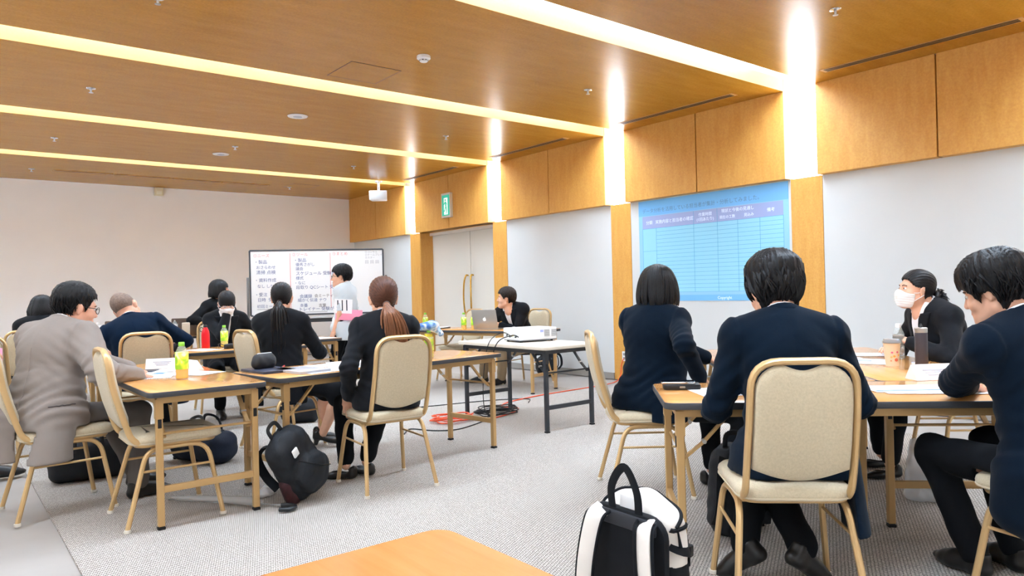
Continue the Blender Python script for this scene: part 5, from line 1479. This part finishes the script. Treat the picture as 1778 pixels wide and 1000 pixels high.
# --- laptop table before the doors
q = PT(0.12, 0.10); bottle('green tea bottle at the left end of the laptop table', q.x, q.y, h=.205, r=.033, level=.5, liq=M_teag)
q = PT(0.72, 0.12); bottle('green tea bottle left of the silver laptop', q.x, q.y, h=.205, r=.033, level=.45)
q = PT(0.84, 0.16); bottle('half-hidden tea bottle touching the silver laptop', q.x, q.y, h=.205, r=.033, level=.5)
q = PT(1.02, 0.26); open_laptop('open silver laptop on the table before the doors', q.x, q.y, TH, math.degrees(math.atan2(ln.y, ln.x))+98, M_lapsil, w=.33, d=.235, tilt=14, logo=True)
q = PT(0.0+.16, 0.26); o = thing('folder', 'dark folder at the left end of the laptop table', 'folder', (q.x, q.y, TH), R(-60)); MB().prism(rrect(.24, .31, .006, 2), .0005, .012, .001).build('cover', M_black, o); MB().prism(rrect(.225, .295, .004, 2), .012, .016).build('pages', M_paper, o)
q = PT(1.30, 0.22); o = thing('cable_adapter', 'small multiport cable adapter beside the silver laptop', 'adapter', (q.x, q.y, TH), R(-70)); MB().box((0, 0, .014), (.09, .04, .026), bev=.006).build('body', mat('adapter_grey', (96, 98, 102), rough=.4), o); MB().lathe([(.018, 0), (.018, .034), (.014, .036)], 16, Matrix.Translation((.08, 0, 0))).build('knob', mat('adapter_ring', (190, 190, 190), rough=.3), o)
# --- projector
pj = thing('projector', 'white data projector with side vents on the black-legged table', 'projector', (4.22, 5.02, TH+0.018), R(-8))
MB().prism(rrect(0.40, 0.30, 0.025, 4), 0.0, 0.105, 0.008).build('housing', mat('projector_white', (236, 237, 238), rough=.4), pj)
MB().prism(rrect(0.395, 0.295, 0.025, 4), -0.006, 0.004).build('base_plate', mat('projector_grey', (120, 122, 124), rough=.5), pj)
for k in range(2):
    for j in range(9):
        MB().box((0.085+0.075*k if k < 2 else 0, -0.1505, 0.028+0.007*j), (0.055, 0.004, 0.003)).build('vent_slat', mat('vent_grey', (150, 154, 158), rough=.6), pj, False)
MB().box((0.03, -0.152, .075), (.03, .003, .02)).build('indicator_panel', mat('indicator_blue', (120, 130, 230), rough=.3, emit=s2l((110, 120, 240)), estr=1.0), pj, False)
for j in range(4):
    MB().lathe([(.007, 0), (.007, .012), (.004, .014)], 12, frame_mat((-0.2, -0.09+.05*j, .03+.012*(j % 2)), (0, 1, 0), (0, 0, 1), (-1, 0, 0))).build('connector', M_black if j != 1 else mat('plug_yellow', (220, 200, 60), rough=.4), pj)
MB().lathe([(.05, 0), (.05, .02), (.042, .028), (.030, .02), (.028, .018)], 24, frame_mat((.2, .06, .055), (0, 0, 1), (0, -1, 0), (1, 0, 0))).build('lens', M_black, pj)
for (x, y) in ((.16, -.11), (-.16, -.11), (.16, .12), (-.16, .12)):
    MB().lathe([(.012, -.018), (.012, -.004), (.008, 0)], 12, Matrix.Translation((x, y, 0))).build('foot', M_blackr, pj)
def cable(label, pts, r, m, name='cable', n=8):
    o = MB().tube(spline(pts, n), r, 7).build(name, m, None); return tag(o, label, 'cable')
M_cabk = mat('cable_black', (26, 27, 30), rough=.5); M_cabo = mat('cable_orange', (236, 88, 46), rough=.45)
cable('black cable from the projector down to the floor coil', [(4.02, 4.93, .745), (3.92, 4.90, .77), (3.80, 4.95, .72), (3.765, 5.0, .55), (3.80, 5.05, .25), (3.86, 5.2, .05), (3.98, 5.35, .012), (4.1, 5.42, .012)], .005, M_cabk)
cable('second black cable hanging from the projector over the table edge', [(4.02, 5.03, .75), (3.90, 5.02, .79), (3.78, 5.06, .70), (3.76, 5.12, .4), (3.84, 5.22, .1), (4.0, 5.28, .012), (4.05, 5.5, .012)], .004, M_cabk)
cable('thin black cable running along the floor behind the projector table', [(2.9, 6.3, .006), (3.4, 6.35, .006), (4.0, 6.25, .006), (4.6, 6.1, .006), (4.9, 5.9, .006), (4.75, 5.7, .006)], .005, M_cabk)
cable('wavy black cable on the carpet left of the orange coil', [(3.0, 5.2, .006), (3.15, 5.35, .006), (3.25, 5.15, .006), (3.4, 5.05, .006), (3.6, 5.1, .006), (3.9, 5.25, .006)], .005, M_cabk)
cp = []
for k in range(70):
    a = 2*PI*k/14; rr = .19+.03*math.sin(k*1.7); cp.append((4.12+rr*1.05*math.cos(a), 5.42+rr*.8*math.sin(a), .008+.0009*k))
cable('coiled black cable on the carpet under the projector table', cp, .005, M_cabk, 'cable_coil', 3)
cp = []
for k in range(44):
    a = 2*PI*k/11; rr = .15+.035*math.sin(k*2.1); cp.append((3.62+rr*1.2*math.cos(a), 5.42+rr*.85*math.sin(a), .008+.0012*k))
cable('coiled orange extension cord beside the projector table leg', cp, .006, M_cabo, 'cord_coil', 3)
cable('orange extension cord running across the floor to the wall outlet', [(3.72, 5.36, .010), (3.95, 5.25, .008), (4.25, 5.35, .007), (4.45, 5.5, .007), (4.4, 5.68, .007), (4.6, 5.86, .007), (5.1, 5.98, .007), (5.7, 6.02, .007), (6.2, 6.05, .007), (6.55, 6.16, .008), (6.69, 6.22, .07), (6.70, 6.21, .2), (6.71, 6.18, .275)], .006, M_cabo, 'extension_cord')
# --- right table group
o = thing('smartphone', 'black smartphone lying on top of a black case at the table corner', 'phone', (2.632, 2.098, TH+0.0265), R(-48)); MB().prism(rrect(.15, .074, .011, 4), .0005, .009, .002).build('shell', M_chrome, o); MB().prism(rrect(.144, .068, .009, 4), .0088, .0098).build('screen', mat('phone_glass', (18, 22, 28), rough=.08), o)
o = thing('glasses_case', 'black case under the smartphone at the table corner', 'case', (2.640, 2.085, TH), R(-45)); MB().prism(rrect(.165, .085, .015, 4), .0005, .026, .006).build('case', mat('case_black', (24, 25, 28), rough=.35), o); MB().prism(rrect(.025, .008, .003, 3), -.001, .001, 0, frame_mat((0, -.0432, .014), (1, 0, 0), (0, 0, 1))).build('clasp', M_steel, o)
q = RT(.30, .30); sheet('printed sheet beside the smartphone on the near right table', q.x, q.y, math.degrees(ar)+12, .297, .25, M_pg, bars=((0, -.42, .9, .03, M_inkdark),))
o = thing('pen', 'slim black pen lying on the sheet beside the smartphone', 'pen', (*RT(.33, .40)[:2], TH+.003), ar+R(6)); MB().tube([(-.07, 0, .005), (.055, 0, .005), (.072, 0, .005)], [.0045, .0045, .001], 8).build('barrel', M_black, o); MB().tube([(-.03, 0, .0055), (.0, 0, .0055)], .005, 8).build('grip', M_steel, o)
q = RT(.74, .20); sheet('sheet with a blue block right of the chair back', q.x, q.y, math.degrees(ar)-20, .21, .297, M_pg, bars=((.1, .1, .6, .3, M_ink),))
q = RT(1.10, .34); sheet('upper printed sheet between the two men on the near right table', q.x, q.y, math.degrees(ar)+4, .42, .20, M_pgb, bars=((0, -.3, .95, .12, M_ink),))
q = RT(1.14, .27); sheet('lower printed sheet between the two men on the near right table', q.x, q.y, math.degrees(ar)-4, .42, .20, M_pg)
tent('folded white name card beside the dark tumbler', *RT(1.30, .66)[:2], math.degrees(ar)+12, .20, .07)
q = (4.10, 1.80); cupo = thing('paper_cup', 'beige paper cup with a clear lid and small sweets printed on it', 'cup', (q[0], q[1], TH))
MB().lathe([(.031, 0.001), (.032, .0), (.043, .125), (.044, .127), (.041, .128)], 28).build('cup', mat('cup_beige', (232, 216, 194), rough=.6), cupo)
MB().lathe([(.0455, .124), (.047, .126), (.0465, .134), (.043, .138), (.041, .147), (.012, .149)], 28).build('lid', mat('lid_clear', (238, 240, 240), rough=.1, trans=.7), cupo)
for (aa, z, c, s_) in ((205, .075, (230, 110, 150), .006), (245, .077, (222, 100, 130), .006), (222, .055, (238, 170, 80), .007), (200, .05, (240, 190, 120), .006), (240, .035, (214, 110, 80), .010), (196, .03, (236, 160, 130), .005), (260, .06, (240, 170, 90), .006)):
    rr = .0316+.0115*z/.127+.0003
    MB().prism([(s_*math.cos(2*PI*k/10), s_*.9*math.sin(2*PI*k/10)) for k in range(10)], 0, .0006, 0, frame_mat((rr*math.cos(R(aa)), rr*math.sin(R(aa)), z), (-math.sin(R(aa)), math.cos(R(aa)), 0), (0, 0, 1))).build('printed_motif', mat('motif_%d%d' % (aa, int(z*1000)), c, rough=.6), cupo, False)
tb = thing('tumbler', 'dark grey tumbler with a steel rim beside the paper cup', 'tumbler', (4.08, 1.64, TH))
MB().lathe([(.029, 0), (.031, .003), (.031, .185), (.030, .19)], 24).build('body', mat('tumbler_dark', (70, 68, 76), rough=.4, metal=.3), tb); MB().lathe([(.031, .188), (.0315, .19), (.0315, .212), (.028, .215)], 24).build('rim', M_steel, tb); MB().lathe([(.006, .214), (.01, .22), (.004, .235)], 12).build('stopper', M_black, tb)
q = RT(1.40, 1.62); bottle('clear water bottle half hidden by the man at the right edge', q.x+.06, q.y-.12, h=.21, r=.033, cap=M_capw, lbl=False, liq=mat('water_clear', (225, 235, 240), rough=.05, trans=.9, ior=1.33), level=.7, group=None)
for k, (s_, t_, dg, m_, lb) in enumerate(((1.12, 1.62, 30, M_pgb, 'striped leaflet left of the paper cup'), (1.22, 1.78, 10, M_pg, 'open printed booklet page behind the paper cup'), (1.32, 1.45, -30, M_pg, 'white sheet right of the paper cup'), (.98, 1.95, 50, M_pgb, 'pale blue printed sheet at the far left of the right tables'), (.86, 2.15, 15, M_pg, 'white sheet at the far end of the right tables'), (1.45, 1.85, 80, M_pg, 'white sheet under the hands of the masked woman with a bun'), (1.14, 2.2, 60, M_pgb, 'printed sheet at the far right end of the right tables'))):
    q = RT(s_, t_); sheet(lb, q.x, q.y, math.degrees(ar)+dg, m=m_, bars=((0, .38, .85, .1, M_inkpale), (-.2, .1, .4, .1, M_ink)) if k % 2 == 0 else ((0, .4, .8, .04, M_inkdark),), curl=.015 if k in (0, 1) else 0)
o = thing('pen_case', 'small black pen case lying behind the man in the middle', 'pen case', (*RT(.88, 1.40)[:2], TH), ar+R(20)); MB().prism(rrect(.10, .035, .012, 4), .0005, .02, .005).build('case', M_black, o); MB().tube([(-.045, 0, .0205), (.045, 0, .0205)], .002, 6).build('zipper', M_steel, o)
o = thing('eraser', 'tiny blue and white eraser beside the dark tumbler', 'eraser', (4.20, 1.73, TH), R(20)); MB().box((0, 0, .008), (.03, .02, .014), bev=.002).build('rubber', M_plw, o); MB().box((.008, 0, .008), (.02, .0215, .0152)).build('sleeve', mat('sleeve_blue', (50, 80, 150), rough=.5), o, False)
# --- whiteboard
def whiteboard():
    Lp = Vector((3.30, 9.66, 0)); Rp = Vector((4.85, 8.87, 0)); ex = (Rp-Lp).normalized(); Wb = (Rp-Lp).length; ny = Vector((0, 0, 1)).cross(ex)*-1
    wb = thing('whiteboard', 'wheeled whiteboard covered with blue handwriting in the far corner', 'whiteboard', (Lp.x, Lp.y, 0), math.atan2(ex.y, ex.x))
    z0, z1 = 0.90, 1.765
    M_fr = mat('board_frame', (66, 70, 76), rough=.4)
    MB().box((Wb/2, 0, (z0+z1)/2), (Wb-.02, .018, z1-z0-.02)).build('panel', mat('board_white', (240, 243, 244), rough=.25), wb, False)
    for (c, d) in (((Wb/2, 0, z1), (Wb, .03, .022)), ((Wb/2, 0, z0), (Wb, .03, .022)), ((0, 0, (z0+z1)/2), (.022, .03, z1-z0)), ((Wb, 0, (z0+z1)/2), (.022, .03, z1-z0))):
        MB().box(c, d, bev=.004).build('frame_bar', M_fr, wb, False)
    MB().box((Wb/2, -.03, z0-.04), (Wb, .09, .02), bev=.004).build('tray', mat('tray_grey', (204, 206, 208), rough=.4), wb, False)
    MB().box((Wb/2, -.02, z0-.08), (Wb+.03, .05, .05), bev=.01).build('lower_rail', M_fr, wb, False)
    for x in (-.035, Wb+.035):
        post = MB().box((x, .02, .75), (.03, .03, 1.32), bev=.004).build('post', mat('post_grey', (140, 142, 144), rough=.35, metal=.6), wb, False)
        MB().box((x, .02, .09), (.04, .55, .035), bev=.006).build('foot_bar', M_fr, post, False)
        for dy in (-.25, .29):
            MB().lathe([(.035, -.012), (.038, -.008), (.038, .008), (.035, .012)], 16, frame_mat((x, .02+dy-.02, .038), (0, 1, 0), (0, 0, 1), (1, 0, 0))).build('caster', M_blackr, post)
    M_bl = mat('marker_blue', (70, 96, 150), rough=.6); M_rd = mat('marker_red', (226, 130, 130), rough=.6); M_bk = mat('marker_black', (70, 70, 78), rough=.6); M_gy = mat('marker_faint', (168, 172, 180), rough=.6)
    def T(txt, u, v, s, m, sq=1.0):
        F_ = frame_mat((u*Wb, -.0098, z1-v*(z1-z0)), (1, 0, 0), (0, 0, 1), (0, -1, 0))
        text_mesh('writing', txt, s, m, wb, F_, .0003, 'LEFT', sq)
    T('①ニーズ', .025, .10, .052, M_rd); T('②ツール', .31, .09, .052, M_rd); T('③まとめ', .61, .085, .052, M_rd)
    for u in (.295, .595): MB().box((u*Wb, -.0098, (z0+z1)/2+.02), (.006, .0006, (z1-z0)*.86)).build('divider_line', M_rd, wb, False)
    for (t, u, v, s) in (('・製品', .03, .20, .056), ('おさらわせ', .045, .28, .05), ('清掃 点検', .045, .36, .058), ('・資料作成', .03, .48, .056), ('なし しない', .05, .57, .05), ('・受注  ・かん', .03, .70, .054), ('日時  受付', .05, .78, .054), ('初回ミーティング', .045, .88, .05), ('会', .13, .96, .05),
                         ('・製品', .32, .18, .056), ('優秀さがし', .335, .245, .05), ('議会', .335, .31, .05), ('スケジュール 受験実施', .335, .385, .056), ('様式', .335, .455, .05), ('・なに', .32, .53, .05), ('段取り QCシート 受付', .335, .60, .054), ('会議録', .36, .74, .054), ('細かく伝達 ナウ', .345, .80, .052), ('本番', .36, .88, .052), ('トレイナー 受験がない', .35, .94, .056)):
        T(t, u, v, s, M_bl)
    T('会ミーティング', .47, .735, .05, M_bk); T('言葉', .50, .885, .05, M_bk)
    for (u, v, w) in ((.045, .905, .2), (.345, .965, .22)): MB().box(((u+w/2)*Wb, -.0098, z1-v*(z1-z0)), (w*Wb, .0005, .004)).build('underline', M_bk, wb, False)
    for k, t in enumerate(('①コンサル', '②チームプレイ', '③スター')): T(t, .86, .055+.045*k, .034, M_gy)
    for k in range(3): T('回', .86+.04*k, .22, .05, M_gy)
    MB().box((.10, -.05, z0-.005), (.12, .03, .05), bev=.006).build('eraser', M_plw, wb)
whiteboard()
# papers and folder held by the standing man
fo = thing('folder', 'pink folder and printed papers under the arm of the standing man', 'folder', (3.665, 7.52, .925), R(-38))
MB().box((0, 0, 0), (.30, .012, .12), Matrix.Rotation(R(4), 3, 'Y'), bev=.003).build('pink_cover', mat('folder_pink', (244, 150, 178), rough=.6), fo); MB().box((-.06, -.004, .10), (.20, .010, .16), Matrix.Rotation(R(4), 3, 'Y')).build('papers', M_paper, fo, False)
for k in range(3): MB().box((-.12+.05*k, -.0098, .11), (.012, .001, .12)).build('printed_strip', M_inkdark, fo, False)
fo = thing('folder', 'pink folder held by the person at the left edge', 'folder', (0.33, 5.83, .75), R(75)); MB().box((0, 0, 0), (.22, .012, .22), bev=.003).build('pink_cover', mat('folder_pink2', (240, 160, 190), rough=.6), fo); MB().box((0, .008, .005), (.21, .006, .22)).build('papers', M_paper, fo, False)

# --- bags
M_bagk = mat('bag_black', (26, 29, 34), rough=.6, spec=.3, var=.15, vscale=20, bump=.15, bscale=60)
M_bagn = mat('bag_navy', (26, 34, 50), rough=.6, spec=.3, var=.15, vscale=20, bump=.15, bscale=60)
def ribbon(path, w, t, up=None): return MB().tube(path, w/2, 8, flat=t/w, up=up)
def rucksack(label, x, y, deg, m, w=.28, d=.17, h=.44, tilt=0.0, roll=0.0, z=0.0, patch=False, mesh=False):
    o = thing('backpack', label, 'backpack', (x, y, z), R(deg)); o.rotation_euler = (R(tilt), R(roll), R(deg))
    W_, D_ = w/2, d/2
    pr = []
    for sx in (-1, 1):
        pr.append((rcone((sx*(W_-.07), 0, .07), (sx*(W_-.08), 0, h-.09), .07, .065, (0, 1, 0), min(1.2, D_/.07)), .05))
    pr += [(rcone((0, 0, .07), (0, 0.0, h-.06), .075, .06, (0, 1, 0), min(1.2, D_/.07)), .06), (ell((0, D_+.01, .14), (W_*.75, .05, .11)), .04)]
    blob_obj('body', pr, .009, m, o, (-W_-.06, -D_-.06, -.03), (W_+.06, D_+.12, h+.06), lambda X, Y, Z: .004*np.sin(X*50+Z*30)*np.sin(Z*45+Y*60), lambda X, Y, Z: 0.001-Z+0*X+0*Y)
    MB().tube(spline([(-W_*.8, .01, h*.5), (-W_*.72, .01, h*.85), (0, .02, h*.985), (W_*.72, .01, h*.85), (W_*.8, .01, h*.5)], 6), .0045, 6).build('zipper', mat('zip_dark', (50, 52, 56), rough=.4), o)
    ribbon(spline([(-.04, -.02, h-.02), (-.03, -.03, h+.05), (.03, -.03, h+.05), (.04, -.02, h-.02)], 6), .025, .006).build('carry_handle', M_black, o)
    for sx in (-1, 1):
        ribbon(spline([(sx*.06, -D_*.9, h-.05), (sx*.09, -D_-.06, h*.72), (sx*.10, -D_-.07, h*.4), (sx*.11, -D_-.02, .08)], 6), .055, .012, (0, 1, 0)).build('shoulder_strap', m, o)
    ribbon(spline([(-W_*.6, D_+.035, .10), (0, D_+.065, .20), (W_*.5, D_+.03, .30)], 6), .02, .006).build('compression_strap', M_black, o)
    if patch: MB().box((.05, D_+.015, h*.80), (.04, .012, .05), Matrix.Rotation(R(-8), 3, 'X'), bev=.003).build('patch', M_plw, o)
    if mesh: blob_obj('side_pocket', [(rcone((W_*.85, .0, .06), (W_*.80, 0, .15), .05, .045), .03)], .01, mat('mesh_red', (58, 24, 28), rough=.7, var=.4, vscale=40), o, (0, -.1, -.02), (W_+.1, .1, .25), None, lambda X, Y, Z: 0.001-Z+0*X+0*Y)
    return o
rucksack('slumped black backpack with a white patch beside the left table leg', 1.69, 4.02, 205, M_bagk, w=.30, d=.19, h=.42, roll=34, patch=True, mesh=True, z=.06)
rucksack('black backpack standing against the right wall under the slide side', 6.42, 7.28, 60, M_bagk, w=.30, d=.2, h=.36, roll=8)
rucksack('black backpack hanging by the table leg beside the man in the middle', 2.92, 2.02, -40, M_bagk, w=.24, d=.18, h=.42)
def tote(label, x, y, deg, m, w, d, h, tag_=False):
    o = thing('bag', label, 'bag', (x, y, 0), R(deg))
    pr = [(rcone((-w/2+.06, 0, .06), (w/2-.06, 0, .06), .06, .06, (0, 1, 0), d/.12), .05), (rcone((-w/2+.05, 0, h-.07), (w/2-.05, 0, h-.07), .05, .05, (0, 1, 0), d/.14), .08), (rcone((-w/2+.07, 0, h*.5), (w/2-.07, 0, h*.5), .07, .07, (0, 1, 0), d/.14), .06)]
    blob_obj('body', pr, .011, m, o, (-w/2-.08, -d, -.03), (w/2+.08, d, h+.08), lambda X, Y, Z: .004*np.sin(X*38+Z*25)*np.sin(Z*40), lambda X, Y, Z: 0.001-Z+0*X+0*Y)
    MB().tube([(-w*.4, 0, h-.012), (w*.4, 0, h-.012)], .005, 6).build('zipper', MATS['zip_dark'], o)
    for sy in (-1, 1):
        ribbon(spline([(-w*.18, sy*d*.42, h*.7), (-w*.15, sy*d*.3, h+.05), (0, sy*d*.2, h+.085), (w*.15, sy*d*.3, h+.05), (w*.18, sy*d*.42, h*.7)], 6), .022, .008).build('handle', M_black, o)
    if tag_: MB().box((w*.25, -d*.5-.006, h*.5), (.09, .004, .014)).build('label_strip', M_plw, o, False)
    return o
tote('black soft briefcase on the carpet behind the grey-suited man\'s chair', 0.78, 5.43, -6, M_bagk, .44, .16, .27)
tote('black bag with a small white label at the left edge', 0.40, 7.62, -25, M_bagk, .42, .20, .40, True)
tote('navy bag lying under the nearest left table', 1.50, 5.42, -62, M_bagn, .46, .22, .24)
tote('black bag on the carpet beyond the black ponytail woman', 2.62, 6.42, -30, M_bagk, .34, .18, .26)
# white and black backpack in the foreground
from mathutils.bvhtree import BVHTree
def snap(pts, ob, off=0.004):
    me = ob.data; t = BVHTree.FromPolygons([v.co.copy() for v in me.vertices], [tuple(p.vertices) for p in me.polygons])
    out = []
    for p in pts:
        co, no, i, d = t.find_nearest(Vector(p)); out.append(co+no*off)
    return out
def fg_pack():
    o = thing('backpack', 'white and black backpack with white shoulder straps in the foreground', 'backpack', (1.762, 1.63, 0), 0)
    o.rotation_euler = (R(4), R(4), R(-83))
    M_w = mat('pack_white', (232, 226, 218), rough=.7, spec=.2, var=.03, vscale=12, bump=.12, bscale=30); M_k = mat('pack_black', (20, 22, 26), rough=.7, spec=.2, var=.1, vscale=20)
    bodyp = [(rcone((-.09, .09, .08), (-.085, .085, .40), .075, .065), .06), (rcone((.09, .09, .08), (.085, .085, .40), .075, .065), .06), (rcone((0, .10, .08), (0, .09, .42), .09, .075), .06)]
    bo = blob_obj('body', bodyp, .008, M_w, o, (-.22, -.05, -.02), (.22, .26, .54), lambda X, Y, Z: .0035*np.sin(Z*42+X*20)*np.sin(Y*36+X*30), lambda X, Y, Z: np.maximum(.001-Z+0*X+0*Y, np.maximum(-Y+.008+0*Z+0*X, .25-Z-(Y*0)+0*X)))
    blob_obj('lower_panel', bodyp, .008, M_k, o, (-.22, -.05, -.02), (.22, .26, .54), lambda X, Y, Z: .003*np.sin(Z*42+X*20)*np.sin(Y*36+X*30)-.003, lambda X, Y, Z: np.maximum(.001-Z+0*X+0*Y, Z-.285+.12*(Y-.1)+0*X))
    MB().prism(rrect(.30, .44, .07, 5, 0, .24), -.012, .020, .010, frame_mat((0, 0, 0), (1, 0, 0), (0, 0, 1), (0, -1, 0))).build('back_panel', M_k, o)
    MB().prism(rrect(.24, .05, .01, 3, 0, .425), .0, .026, .006, frame_mat((0, 0, 0), (1, 0, 0), (0, 0, 1), (0, -1, 0))).build('top_band', mat('pack_band', (40, 42, 48), rough=.6), o)
    ribbon(spline([(-.05, -.012, .43), (-.048, -.022, .53), (0, -.020, .60), (.048, -.022, .53), (.05, -.012, .43)], 8), .030, .006, (0, 1, 0)).build('carry_handle', M_k, o)
    MB().box((0, .0, .475), (.06, .004, .05)).build('care_label', M_plw, o, False)
    for sx in (-1, 1):
        path = spline([(sx*.085, -.015, .445), (sx*.095, -.055, .42), (sx*.112, -.075, .30), (sx*.128, -.07, .18), (sx*.14, -.045, .10)], 8)
        st = ribbon(path, .062, .012, (0, -1, 0)).build('shoulder_strap', M_w, o)
        for e in (-1, 1): MB().tube([p+Vector((e*.033, -.002, 0)) for p in path], .0055, 6).build('strap_piping', M_k, st)
        ribbon(spline([(sx*.14, -.045, .10), (sx*.15, -.05, .05), (sx*.145, -.02, .012), (sx*.13, .02, .02)], 6), .028, .004, (0, -1, 0)).build('webbing', M_k, o)
    ribbon(snap(spline([(.16, .0, .36), (.18, .05, .345), (.17, .11, .325), (.12, .19, .30)], 6), bo), .032, .006, (1, 0, .3)).build('side_strap', M_k, o)
    ribbon(snap(spline([(.05, .20, .44), (.09, .20, .38), (.12, .18, .30), (.12, .18, .24)], 6), bo, .006), .045, .008, (0, 1, 0)).build('compression_strap', M_k, o)
    MB().box(snap([(.14, .17, .305)], bo, .01)[0], (.03, .025, .04), bev=.005).build('buckle', M_black, o)
    MB().tube(snap(spline([(-.16, .03, .43), (-.08, .12, .48), (.03, .16, .47), (.12, .12, .45), (.16, .05, .42)], 8), bo, .003), .006, 6, flat=1.2).build('lid_zip', M_k, o)
    MB().tube(snap([(.17, .05, .41), (.17, .052, .38), (.175, .053, .355)], bo, .006), [.003, .004, .006], 6).build('zip_puller', M_k, o)
    MB().tube(snap(spline([(.16, .01, .415), (.17, .06, .412), (.15, .14, .405)], 6), bo, .002), .006, 6, flat=1.3).build('pocket_zip', M_k, o)
fg_pack()
# clear plastic carrier bag beyond the right-edge man
o = thing('plastic_bag', 'clear crinkled plastic bag on the floor under the right tables', 'plastic bag', (4.10, 1.62, 0), R(-40))
blob_obj('film', [(rcone((-.09, 0, .05), (-.08, 0, .30), .05, .03), .05), (rcone((.09, 0, .05), (.08, 0, .30), .05, .03), .05), (rcone((0, 0, .05), (0, 0, .28), .07, .03), .06)], .011, mat('plastic_film', (224, 228, 232), rough=.2, alpha=.45, spec=.8), o, (-.2, -.12, -.02), (.2, .12, .40), lambda X, Y, Z: .006*np.sin(X*70+Z*40)*np.sin(Z*55+Y*60), lambda X, Y, Z: 0.001-Z+0*X+0*Y)
MB().box((.02, 0, .09), (.12, .05, .14), bev=.01).build('contents', mat('bag_contents', (214, 214, 212), rough=.6), o)
# umbrella lying by the table leg
o = thing('umbrella', 'clear umbrella with a black hooked handle lying by the table leg', 'umbrella', (1.42, 4.0, 0), R(128))
MB().tube(spline([(-.10, .0, .014), (-.16, .0, .016), (-.20, .03, .018), (-.19, .08, .018), (-.14, .09, .018)], 6), .012, 8).build('handle', M_black, o)
MB().tube([(-.10, 0, .014), (.62, 0, .014)], .004, 8).build('shaft', M_steel, o)
MB().lathe([(.014, 0), (.026, .05), (.02, .35), (.006, .58)], 14, frame_mat((.02, 0, .028), (0, 1, 0), (0, 0, 1), (1, 0, 0))).build('canopy', mat('umbrella_clear', (226, 228, 230), rough=.25, alpha=.35), o)
o = thing('paper_bag', 'small crumpled white paper beside the umbrella', 'paper', (1.50, 4.22, 0), R(30)); blob_obj('paper', [(ell((0, 0, .02), (.07, .05, .03)), .02)], .008, M_paper, o, (-.11, -.09, -.01), (.11, .09, .07), lambda X, Y, Z: .008*np.sin(X*90+Z*60)*np.sin(Y*80), lambda X, Y, Z: 0.001-Z+0*X+0*Y)
